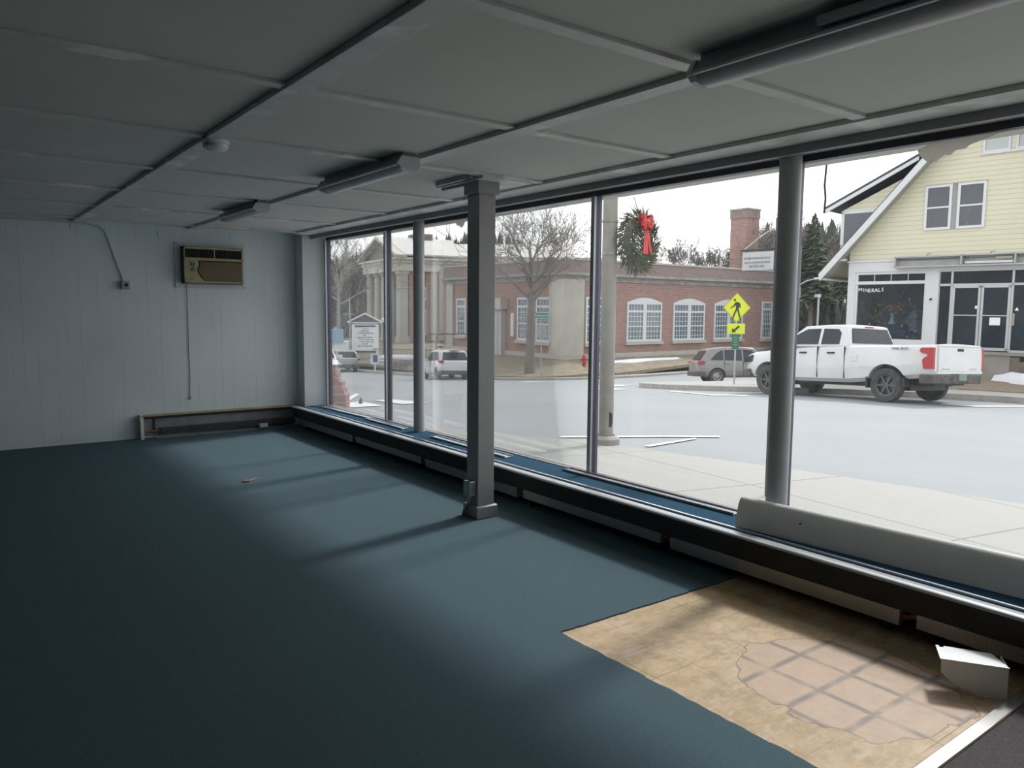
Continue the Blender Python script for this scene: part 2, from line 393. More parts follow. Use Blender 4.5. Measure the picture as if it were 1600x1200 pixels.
ground('courthouse_sidewalk', [(24.2,32.6),(25.8,31.6),(30.1,32.0),(34.3,32.4),(41.5,33.6),(62,35),(62,37),(33,36),(27,36.5),(27.5,55),(29,75),(26.2,75),(25.2,50),(24.2,42)], M_walk, lambda x,y: G(x,y)+.13, .25, 1.6, M_curb)['kind'] = 'structure'
ground('courthouse_lawn', [(26.2,33.0),(29.4,33.2),(33,33.6),(41.5,35),(60,36.3),(60,39),(33,39),(33,56),(37,56),(37,75),(28,75),(27.2,56),(26.3,43),(25.8,36)], M_grass, lambda x,y: lawnz(x,y)+.03, .2, 1.2)['kind'] = 'structure'
# snow lying along the courthouse wall and on the bank by the house
def snow(name, label, pts, zf, h):
    """a thick irregular pad of snow with soft rim"""
    mb = MB(); n = len(pts); cx = sum(p[0] for p in pts)/n; cy = sum(p[1] for p in pts)/n
    rings = []
    for k, hh in ((1.0,0),(.93,.6),(.72,.9),(.4,1.0)):
        rings.append([(cx+(x-cx)*k, cy+(y-cy)*k, zf(cx+(x-cx)*k, cy+(y-cy)*k)+h*hh*(random.uniform(.75,1.15))-(.03 if hh==0 else 0)) for x,y in pts])
    mb.loft(rings)
    return tag(mb.build(name, M_snow, None, 60), label, 'snow')
def blob(cx, cy, rx, ry, a, n=18, j=.2):
    out = []
    for k in range(n):
        t = 2*PI*k/n; r = 1+random.uniform(-j, j); x = rx*r*math.cos(t); y = ry*r*math.sin(t)
        out.append((cx+x*math.cos(a)-y*math.sin(a), cy+x*math.sin(a)+y*math.cos(a)))
    return out
# road markings
def mark(label, polys, name='road_marking', cat='road marking'):
    bms = MB()
    for pts in polys:
        o = ground('tmp', pts, M_paint, lambda x,y: G(x,y)+.014, 0, .6)
        bms.bm.from_mesh(o.data); bpy.data.objects.remove(o)
    return tag(bms.build(name, M_paint), label, cat)
mark('white crosswalk bar on the road nearest the brick pier', [[(6.51,14.41),(7.03,14.86),(6.8,13.23),(5.92,13.05)]], 'crosswalk_bar', 'crosswalk bar')
mark('white crosswalk bar on the road behind the left round column', [[(7.57,15.22),(8.2,15.57),(8.1,13.74),(7.36,13.54)]], 'crosswalk_bar', 'crosswalk bar')
mark('thin white line slanting on the road beyond the brick pier', [[(7.35,16.28),(9.01,19.19),(8.83,18.57),(7.15,15.54)]])
mark('long thin white line on the road behind the concrete pole foot', [[(6.45,7.54),(7.86,6.98),(8.58,6.63),(8.46,6.54),(7.75,6.88),(6.36,7.44)]])
mark('short slanting white line right of the concrete pole foot', [[(6.81,6.39),(8.05,6.64),(8.01,6.56),(6.82,6.3)]])
mark('small white painted wedge at the concrete pole foot', [[(6.75,7.02),(7.0,7.03),(6.7,6.75),(6.55,6.72)]])
mark('far white crosswalk bar close to the courthouse corner curb', [[(23.21,30.36),(25.89,30.38),(25.02,29.61),(22.17,28.6)]], 'crosswalk_bar', 'crosswalk bar')
mark('far white crosswalk bar right of the mullion near the courthouse curb', [[(28.4,31.3),(28.66,30.91),(27.54,28.02),(27.08,28.73)]], 'crosswalk_bar', 'crosswalk bar')
mark('upper of two white bars off the tip of the curb bulb', [[(19.78,21.8),(22.64,23.02),(23.08,22.15),(20.33,21.02)]], 'crosswalk_bar', 'crosswalk bar')
mark('lower of two white bars off the tip of the curb bulb', [[(17.87,19.62),(19.15,19.58),(18.52,18.07),(17.41,18.3)]], 'crosswalk_bar', 'crosswalk bar')
mark('white parking line on the road behind the pickup tailgate', [[(19.77,8.64),(19.82,7.92),(21.26,7.34),(20.9,7.2),(19.4,7.69),(19.3,8.44)]])
mark('white parking line along the curb bulb ahead of the pickup', [[(18.77,16.46),(17.4,13.9),(17.83,12.86),(17.45,12.62),(16.85,13.4),(18.3,16.3)]])

# ------------------------------------------------------------------ room shell
H = 2.445; GX = 3.97; ZS = .27; ZH = 2.36
YM = [9.22, 7.59, 5.92, 4.25, 2.58, .91, -.76, -2.43]
fl = MB().box((-5,-4.5,-.16),(3.95,9.7,-.008)).build('floor', M_sub); struct(fl)
mb = MB()
def jag(x0,y0,x1,y1,n,a):
    return [(x0+(x1-x0)*i/n+random.uniform(-a,a), y0+(y1-y0)*i/n+random.uniform(-a,a)) for i in range(n+1)]
cutL = jag(2.28,1.08,2.275,2.64,44,.005); cutT = jag(2.275,2.64,3.7,2.625,40,.004)
mb.pz([(-5,-4.5),(2.28,-4.5)]+cutL+cutT[1:]+[(3.9,2.625),(3.9,9.5),(-5,9.5)], -.008, 0)
struct(mb.build('floor_carpet', M_carpet))
tag(MB().pz([(2.29,-4.5),(3.54,-4.5),(3.54,1.062),(2.29,1.062)], -.008, .002).build('entry_carpet', M_mat), 'charcoal entry carpet beyond the white threshold strip', 'carpet')
th = MB().py([(2.3,-.004),(3.62,-.004),(3.62,.008),(2.3,.008)], 1.068, 1.118); tag(th.build('threshold_strip', P('worn_white_strip', (.93,.92,.88), .22, .8), None, bevel=.004), 'worn white threshold strip edging the bared floor', 'threshold strip')
struct(MB().box((-5.1,-4.6,H),(4.3,9.7,H+.12)).build('ceiling', M_ceil))
struct(MB().box((-5.1,9.5,-.16),(3.75,9.66,H)).build('wall_back', M_panel))
struct(MB().box((-5.12,-4.5,-.16),(-5,9.5,H)).build('wall_left', M_wall_dim))
struct(MB().box((-5.1,-4.62,-.16),(4.3,-4.5,H)).build('wall_front', M_wall_dim))
wr = MB(); wr.box((3.9,-4.5,-1.2),(4.14,-2.46,H)); wr.box((3.99,-2.46,-1.2),(4.12,9.3,.22)); wr.box((3.76,9.5,-1.2),(3.99,9.66,H))
struct(wr.build('wall_right', M_wall_grey))
struct(MB().box((3.645,9.26,-.16),(3.985,9.5,H)).build('wall_pier', M_wall_grey))
# ceiling battens
n = 1
def trim(mb, mat, bev=.002):
    global n
    o = mb.build('trim_%d' % n, mat, None, bevel=bev); n += 1; struct(o); return o
for x, w in ((-3.55,.13),(-2.36,.13),(-1.18,.13),(0.0,.13),(1.185,.135),(2.365,.12)):
    trim(MB().box((x,-4.5,H-.026),(x+w*.8,9.5,H)), M_batten)
trim(MB().box((3.53,-4.5,H-.026),(3.75,9.28,H)), M_batten)
k = 0
for i in range(-5, 7):
    y = 1.95+1.2*i
    if -4.4 < y < 9.3: trim(MB().box((-5,y,H-.016),(3.53,y+.07,H)), M_batten)
trim(MB().box((3.75,-2.46,ZH+.012),(3.79,9.3,H)), M_beam)
trim(MB().box((3.79,-2.46,ZH+.038),(4.3,9.3,H)), M_soffit)
trim(MB().box((3.0,4.36,H-.035),(3.42,4.97,H)), M_batten)

# windows: head, jambs and sill shade-darkened aluminium, bright mullion face, hazed dusty pane
for i in range(7):
    y1, y0 = YM[i], YM[i+1]
    mb = MB()
    mb.box((GX-.03,y0,ZH),(GX+.03,y1,ZH+.04)); mb.box((GX-.03,y0,.22),(GX+.03,y1,ZS))
    mb.box((GX-.028,y1-.012,ZS),(GX+.03,y1,ZH)); mb.box((GX-.028,y0,ZS),(GX+.03,y0+.012,ZH))
    w = mb.build('window_%d' % (i+1), M_frame); struct(w)
    MB().box((GX-.003,y0+.012,ZS),(GX+.003,y1-.012,ZH)).build('pane', M_glass_r if i >= 4 else M_glass, w)
    b_ = MB().box((GX-.045,y0+.012,.222),(GX-.03,y1-.012,ZS+.004)); b_.build('bead', M_soffit, w)
    mm = MB().box((GX-.05,y0-.014,ZS),(GX-.03,y0+.022,ZH)); mm.build('mullion', M_mull, w)
    if i == 0: MB().box((GX-.05,y1-.02,ZS),(GX-.03,y1+.02,ZH)).build('jamb', M_mull, w)
# torn film stuck on the glass
def film(name, label, yz, mat=M_film):
    mb = MB(); mb.px(yz, GX-.0075, GX-.0055); return tag(mb.build(name, mat), label, 'window film')
film('torn_film', 'ragged grey torn film at top of the rightmost window', [(1.92,2.33),(1.905,2.30),(1.87,2.268),(1.84,2.275),(1.83,2.262),(1.79,2.29),(1.76,2.285),(1.74,2.303),(1.69,2.306),(1.68,2.318),(1.55,2.352),(1.46,2.36),(1.75,2.36),(1.86,2.355)])
film('torn_film', 'small grey torn film tatter at window top beside the square pillar', [(6.22,2.36),(6.21,2.33),(6.18,2.30),(6.16,2.305),(6.12,2.28),(6.08,2.29),(6.05,2.33),(6.03,2.345),(6.02,2.36)])
film('cloudy_film', 'pale cloudy film strip along the top of the window right of the square pillar', [(5.9,2.36),(5.9,2.345),(5.4,2.35),(5.0,2.338),(4.7,2.35),(4.28,2.342),(4.28,2.36)], M_film_edge)

# ------------------------------------------------------------------ sill shelf and radiators
t = thing('heater_shelf', 'long carpeted sill shelf with bright metal lip under the windows', 'sill', (3.6,3.4,0))
def par(o, root):
    o.parent = root; o.matrix_parent_inverse = Matrix.Translation(-Vector(root.location)); return o
def wpart(mb, name, mat, root, **k):
    """a part built in world coordinates"""
    mb.bm.transform((Matrix.Translation(root.location) @ root.rotation_euler.to_matrix().to_4x4()).inverted())
    return mb.build(name, mat, root, **k)
wpart(MB().box((3.56,-2.46,.235),(3.955,9.27,.268)), 'shelf_top', M_carpet_blue, t)
wpart(MB().box((3.60,-2.46,.262),(3.614,9.27,.279)), 'carpet_edging', M_alu, t)
wpart(MB().box((3.545,-2.46,.255),(3.60,9.27,.266)), 'channel', M_alu_dull, t)
lp = MB().py([(3.474,.268),(3.474,.274),(3.480,.280),(3.50,.283),(3.535,.285),(3.541,.280),(3.541,.262),(3.50,.262),(3.486,.266)], -2.46, 9.27)
wpart(lp, 'metal_lip', P('pale_lip_enamel', (.66,.68,.70), .3, .35), t, smooth=50)
wpart(MB().box((3.492,-2.46,.15),(3.50,9.27,.263)), 'front_hood', M_dark, t)
wpart(MB().box((3.70,-2.46,0),(3.72,9.27,.236)), 'back_board', M_dark, t)
# finned tube radiators under the shelf, in sections
finmat, nt, b = base('fin_stack'); v = coords(nt); s = nd(nt, 'ShaderNodeSeparateXYZ'); nt.links.new(v, s.inputs[0])
fr = math_(nt, 'FRACT', math_(nt, 'DIVIDE', math_(nt, 'ADD', s.outputs[1], 40), .011))
nt.links.new(mix(nt, ramp(nt, fr, .2, .5), (.30,.30,.29), (.50,.50,.49)), b.inputs['Base Color']); b.inputs['Metallic'].default_value = .55; b.inputs['Roughness'].default_value = .4; bump(nt, b, fr, .6, .004)
yy = 9.1; labs = ['farthest finned radiator section, under the window corner', 'finned radiator section beneath the left round column', 'finned radiator section seen just left of the square pillar', 'finned radiator section seen just right of the square pillar', 'finned radiator section beneath the tall aluminium mullion', 'finned radiator section above the edge of the bared floor', 'finned radiator section behind the white end cap']
for i in range(7):
    L = 1.42; y1 = yy; y0 = yy-L; yy -= 1.5 if i != 2 else 1.5
    r = thing('fin_radiator', labs[i], 'radiator', (3.6,(y0+y1)/2,.04), 0, 'finned radiator sections under the sill')
    z0 = .045+(.012 if i % 2 else 0)
    wpart(MB().box((3.56,y0,z0),(3.63,y1,z0+.075)), 'fin_stack', finmat, r)
    wpart(MB().tube([(3.595,y0-.04,z0+.04),(3.595,y1+.04,z0+.04)], .012, 10), 'pipe', M_copper, r)
    for yb in (y0+.06, y1-.06): wpart(MB().box((3.575,yb-.012,0),(3.72,yb+.012,z0+.012)), 'bracket', M_dark, r)
# loose cover strips lying on the sill
def strip(label, a, b_, w, mat=M_alu, z=.2695):
    a = Vector((a[0],a[1],z)); b_ = Vector((b_[0],b_[1],z)); d = (b_-a).normalized(); s = Vector((-d.y,d.x,0))*w
    mb = MB()
    q = [a-s, b_-s, b_+s, a+s]
    mb.prism([tuple(p) for p in q], (0,0,.006))
    for sg in (-1,1):
        e = s*sg; e2 = s*sg*.82
        mb.prism([tuple(a+e), tuple(b_+e), tuple(b_+e2), tuple(a+e2)], (0,0,.016))
    return tag(mb.build('cover_strip', mat, None, bevel=.001), label, 'metal strip', 'loose strips on the sill')
strip('pale cover strip lying on the sill in the window corner', (3.80,9.1), (3.86,7.85), .05)
strip('thin cover strip lying on the sill left of the left round column', (3.80,7.8), (3.80,6.93), .04)
strip('cover strip lying on the sill just right of the left round column', (3.80,6.35), (3.79,5.1), .045)
strip('long dull cover strip lying under the tall aluminium mullion', (3.87,4.45), (3.885,2.85), .045, M_alu_dull)
# tall metal cover leaning on the near column
t = thing('radiator_cover', 'long grey metal radiator cover leaning against the right round column', 'radiator cover', (3.70,2.0,.268))
rings = []
for y, xo in ((2.70,3.655),(0.6,3.80)):
    prof = [(0,0),(.012,.05),(.03,.12),(.042,.150),(.055,.164),(.075,.168),(.075,.164),(.058,.160),(.046,.147),(.034,.118),(.016,.05),(.006,0)]
    rings.append([(xo+a_, y, .269+z_) for a_, z_ in prof])
cov = MB(); cov.loft(rings); wpart(cov, 'panel', M_cover, t, smooth=40)
wpart(MB().tube([(3.70,2.30,.37),(3.685,2.30,.37)], .004, 8), 'screw', M_black, t)
# loose end cap on the bared floor
t = thing('end_cap', 'white metal end cap lying on the bared floor under the sill', 'end cap', (3.3,1.2,-.008))
dx = Vector((3.297,1.125,0)) - Vector((3.17,1.32,0)); L = dx.length; ux = dx.normalized(); uy = Vector((-ux.y, ux.x, 0))
def ec(a, w, z): q = Vector((3.17,1.32,0))+ux*a+uy*w; return (q.x,q.y,z)
prof = [(0,.128),(.002,.075),(.03,.045),(.075,.018),(.105,.012),(.13,-.002),(L-.01,-.008),(L,-.004),(L+.004,.122),(L,.128)]
mb = MB(); mb.prism([ec(a,0,z) for a,z in prof], uy*.004); wpart(mb, 'front_face', M_cover, t)
wpart(MB().prism([ec(-.004,-.002,.126), ec(L+.006,-.002,.126), ec(L-.03,.125,.126), ec(.03,.135,.126), ec(.028,.12,.126), ec(.012,.118,.126), ec(.012,.135,.126), ec(0,.135,.126)], (0,0,.004)), 'top_flange', M_blockwhite, t)
wpart(MB().prism([ec(L,0,-.006), ec(L,.125,-.006), ec(L,.125,.126), ec(L,0,.126)], ux*.004), 'side_face', M_cover, t)

# back wall baseboard heater with its cover off
t = thing('baseboard_heater', 'open baseboard heater with bare fins along the back wall', 'heater', (2.7,9.45,0))
X0, X1, YB = 1.775, 3.60, 9.5
wpart(MB().box((X0,YB-.012,.02),(X1,YB,.27)), 'back_plate', M_alu_dull, t)
wpart(MB().box((X0,YB-.10,.258),(X1,YB-.0,.272)), 'top_rail', M_cream, t)
wpart(MB().box((X0+.02,YB-.06,.225),(X1,YB-.012,.256)), 'damper', M_brownside, t)
wpart(MB().px([(YB-.105,0),(YB,0),(YB,.275),(YB-.09,.275),(YB-.105,.2)], X0-.02, X0+.012), 'end_cap', M_cover, t)
finm2 = finmat
f = MB()
for kx in range(int((X1-X0-.25)/.012)): f.box((X0+.2+kx*.012,YB-.085,.045),(X0+.2+kx*.012+.003,YB-.02,.115))
wpart(f, 'fin_stack', M_alu_dull, t)
wpart(MB().tube([(X0+.05,YB-.05,.08),(X1-.02,YB-.05,.08)], .012, 8), 'pipe', M_copper, t)
wpart(MB().box((X0+.14,YB-.11,.0),(X1,YB-.095,.02)), 'bottom_rail', M_mull, t)
wpart(MB().box((X0+.13,YB-.04,.06),(X0+.145,YB-.012,.25)), 'bracket', M_brownside, t)
tag(MB().box((3.10,9.36,.028),(3.20,9.40,.075)).build('paper_scrap', M_white), 'small white scrap on the baseboard heater rail', 'scrap')
sc = MB(); sc.pz([(2.03,6.60),(2.08,6.585),(2.15,6.63),(2.18,6.645),(2.16,6.665),(2.09,6.64),(2.03,6.625)], .001, .012); tag(sc.build('splinter', M_rust), 'brown splinter lying on the blue carpet', 'splinter')

# ------------------------------------------------------------------ pillar, columns
t = thing('square_pillar', 'square taupe pillar with moulded base and cap mid room', 'pillar', (3.125,4.54,0))
wpart(MB().box((3.049,4.475,0),(3.191,4.622,2.40)), 'shaft', M_pillar, t, bevel=.004)
wpart(MB().px([(4.455,0),(4.642,0),(4.642,.085),(4.63,.093),(4.467,.093),(4.455,.085)], 3.03, 3.211), 'base', M_pillar, t, bevel=.004)
wpart(MB().box((3.03,4.455,2.325),(3.211,4.642,2.41)), 'cap', M_pillar, t, bevel=.003)
t = thing('outlet_box', 'grey surface outlet box with bent conduit on the square pillar', 'outlet', (3.03,4.53,.2))
wpart(MB().box((2.998,4.50,.165),(3.049,4.575,.275)), 'box', M_alu, t, bevel=.004)
wpart(MB().box((2.992,4.496,.165),(2.998,4.579,.277)), 'cover_plate', M_alu_dull, t)
wpart(MB().tube([(3.032,4.54,.165),(3.032,4.545,.12),(3.02,4.565,.10),(3.012,4.60,.04),(3.01,4.61,0)], .012, 10), 'conduit', M_alu_dull, t, smooth=60)
for nm, lab, y, cr in (('round_column','slim round steel column beside the corner panes, left of the square pillar',6.735,.057),('round_column','round steel column standing nearest, rising behind the leaning radiator cover',2.566,.061)):
    cz = MB().lathe([(0,.268),(cr,.268),(cr,2.40),(0,2.40)], 32, Matrix.Translation((3.86,y,0)))
    tag(cz.build(nm, M_column, None, 40), lab, 'column')
t = thing('track_bracket', 'pair of short grey channel tracks on ceiling above the pillar', 'track', (3.0,4.7,H))
wpart(MB().box((2.95,4.44,H-.032),(2.975,4.9,H)), 'rail', M_alu_dull, t)
wpart(MB().box((3.035,4.5,H-.052),(3.06,4.95,H-.022)), 'rail', M_alu_dull, t)

# ------------------------------------------------------------------ lights, detector
def lamp(y1, y0, lab, bracket=False, bow=0):
    t = thing('fluorescent_light', lab, 'ceiling light', (2.29,(y0+y1)/2,H), 0, 'unlit strip lights on the ceiling')
    z = H-.026
    wpart(MB().box((2.245,y0+.02,z),(2.33,y1-.02,H)), 'mounting_spine', M_fixture, t)
    hs = MB().py([(2.235,z),(2.335,z),(2.345,z-.025),(2.338,z-.05),(2.208,z-.05),(2.20,z-.042),(2.222,z-.02)], y0, y1)
    wpart(hs, 'housing', M_fixture, t)
    wpart(MB().box((2.196,y0,z-.056),(2.210,y1,z-.046)), 'edge_flange', M_lens, t)
    lens = [(2.284-.058*math.cos(PI*k/10), z-.05-.036*math.sin(PI*k/10)) for k in range(11)]
    wpart(MB().py(lens, y0+.02, y1-.02), 'diffuser', M_lens, t, smooth=50)
    for ya, yb in ((y0-.004,y0+.02),(y1-.02,y1+.004)):
        wpart(MB().py([(2.225,z),(2.34,z),(2.352,z-.04),(2.335,z-.072),(2.285,z-.088),(2.222,z-.075),(2.196,z-.045)], ya, yb), 'end_plate', M_lens, t)
    if bracket: wpart(MB().box((2.175,1.05,z-.030),(2.24,1.38,z-.004)), 'bracket', M_fixture, t)
lamp(1.90, .62, 'long unlit strip light nearest the camera, at top right', True)
lamp(5.28, 4.08, 'unlit strip light on the ceiling left of the square pillar')
lamp(7.72, 6.68, 'farthest unlit strip light, above the air conditioner side')
t = thing('smoke_detector', 'round white smoke detector on the ceiling batten', 'smoke detector', (1.245,4.38,H-.026))
MB().lathe([(0,0),(.072,0),(.072,-.014),(.064,-.02),(0,-.02)], 28).build('base_ring', M_white, t, 40)
MB().lathe([(0,-.02),(.056,-.02),(.056,-.026),(.064,-.028),(.064,-.04),(.045,-.052),(0,-.054)], 28).build('sensor_cap', M_white, t, 40)

# ------------------------------------------------------------------ back wall fittings
t = thing('air_conditioner', 'yellowed through-wall air conditioner set in back wall', 'air conditioner', (2.6,9.5,2.0))
Y1 = 9.5
a = MB()
a.box((2.27,Y1-.105,1.79),(2.95,Y1,2.215)); wpart(a, 'case', M_brownside, t)
a = MB(); yf = Y1-.13
a.box((2.275,yf,2.185),(2.945,Y1-.105,2.21)); a.box((2.275,yf,2.055),(2.945,Y1-.105,2.085)); a.box((2.275,yf,1.795),(2.945,Y1-.105,1.815)); a.box((2.275,yf,1.795),(2.285,Y1-.105,2.21)); a.box((2.93,yf,1.795),(2.945,Y1-.105,2.21)); a.box((2.61,yf,2.085),(2.622,Y1-.105,2.185))
a.py([(2.285,1.815),(2.50,1.815),(2.455,1.86),(2.43,1.90),(2.415,1.945),(2.43,1.985),(2.44,2.01),(2.425,2.055),(2.285,2.055)], yf, Y1-.105)
wpart(a, 'front_bezel', M_cream, t)
wpart(MB().py([(2.50,1.818),(2.925,1.818),(2.925,2.04),(2.445,2.04),(2.452,2.01),(2.435,1.965),(2.43,1.94),(2.445,1.90)], yf-.004, Y1-.11), 'intake_grille', M_grille, t)
lv = MB()
for kx in range(26): lv.box((2.295+kx*.0245,yf+.006,2.088),(2.295+kx*.0245+.003,Y1-.11,2.183))
wpart(lv, 'outlet_louvres', M_black, t)
wpart(MB().box((2.285,Y1-.11,2.085),(2.935,Y1-.105,2.185)), 'outlet_back', M_black, t)
kn = MB(); kn.lathe([(0,0),(.022,0),(.018,.014),(0,.014)], 18, Matrix.Translation((2.365,yf,2.005)) @ Matrix.Rotation(R(90),4,'X')); wpart(kn, 'knob', P('teal_knob', (.08,.26,.28), .5), t)
kn = MB(); kn.lathe([(0,0),(.017,0),(.014,.014),(0,.014)], 18, Matrix.Translation((2.36,yf,1.945)) @ Matrix.Rotation(R(90),4,'X')); wpart(kn, 'knob', P('blue_knob', (.12,.24,.30), .5), t)
wpart(MB().tube([(2.33,yf-.001,2.03),(2.375,yf-.001,2.04),(2.392,yf-.001,2.01),(2.375,yf-.001,1.97),(2.39,yf-.001,1.925)], .004, 6), 'swoosh', P('teal_print', (.06,.2,.24), .5), t)
wpart(MB().box((2.325,yf-.001,1.838),(2.385,yf,1.843)), 'badge', M_black, t)
tr = MB()
fo, fi = (2.20,1.735,3.005,2.265), (2.262,1.782,2.955,2.222)
O = [(fo[0],fo[1]),(fo[2],fo[1]),(fo[2],fo[3]),(fo[0],fo[3])]; I = [(fi[0],fi[1]),(fi[2],fi[1]),(fi[2],fi[3]),(fi[0],fi[3])]
for k in range(4):
    k2 = (k+1)%4
    def sh(p, q, e): return (p[0]+(q[0]-p[0])*e, p[1]+(q[1]-p[1])*e)
    q = [sh(O[k],O[k2],.006), sh(O[k2],O[k],.006), sh(I[k2],I[k],.006), sh(I[k],I[k2],.006)]
    tr.py(q, Y1-.014, Y1)
wpart(tr, 'trim_frame', M_wall_grey, t)
t2 = thing('power_cord', 'thin brown cord hanging down the wall from air conditioner', 'cord', (2.33,9.47,1.8))
wpart(MB().tube([(2.325,9.46,1.80),(2.318,9.48,1.74),(2.325,9.49,1.6),(2.325,9.492,1.3),(2.322,9.492,1.0),(2.328,9.492,.7),(2.32,9.492,.5),(2.322,9.492,.45)], .0032, 6), 'cable', P('tan_cable', (.12,.095,.07), .6), t2)
wpart(MB().box((2.312,9.48,.42),(2.332,9.498,.455)), 'plug', M_cream, t2)
t = thing('junction_box', 'grey junction box at the end of painted wall conduit', 'junction box', (1.67,9.5,1.75))
wpart(MB().box((1.625,9.44,1.705),(1.715,9.5,1.795)), 'box', M_galv, t, bevel=.004)
kn = MB(); kn.lathe([(0,0),(.02,0),(.02,.005),(0,.005)], 16, Matrix.Translation((1.672,9.44,1.752)) @ Matrix.Rotation(R(90),4,'X')); wpart(kn, 'socket', M_black, t)
wpart(MB().tube([(-3,9.483,2.405),(0.6,9.483,2.405),(1.30,9.483,2.402),(1.40,9.483,2.395),(1.46,9.483,2.37),(1.50,9.483,2.32),(1.545,9.483,2.15),(1.64,9.483,1.85),(1.652,9.483,1.795)], .0085, 10), 'conduit', M_wall_grey, t, smooth=60)
for x_, z_, lab in ((1.15,2.36,'small wire hook under the conduit bend on back wall'),(2.02,2.34,'small wire hook high on back wall left of air conditioner')):
    hk = MB().tube([(x_,9.498,z_+.03),(x_,9.475,z_+.02),(x_+.004,9.47,z_-.01),(x_+.01,9.485,z_-.022)], .003, 6)
    tag(hk.build('wall_hook', M_iron), lab, 'hook', 'wall hooks')

# hanging wire outside the right pane
wv = MB().tube([(4.42,2.69,2.62),(4.42,2.688,2.45),(4.42,2.695,2.30),(4.42,2.685,2.22),(4.42,2.69,2.13)], .006, 6)
tag(wv.build('hanging_wire', M_iron), 'dark wire dangling outside the right window', 'wire')
EXTERIOR = True

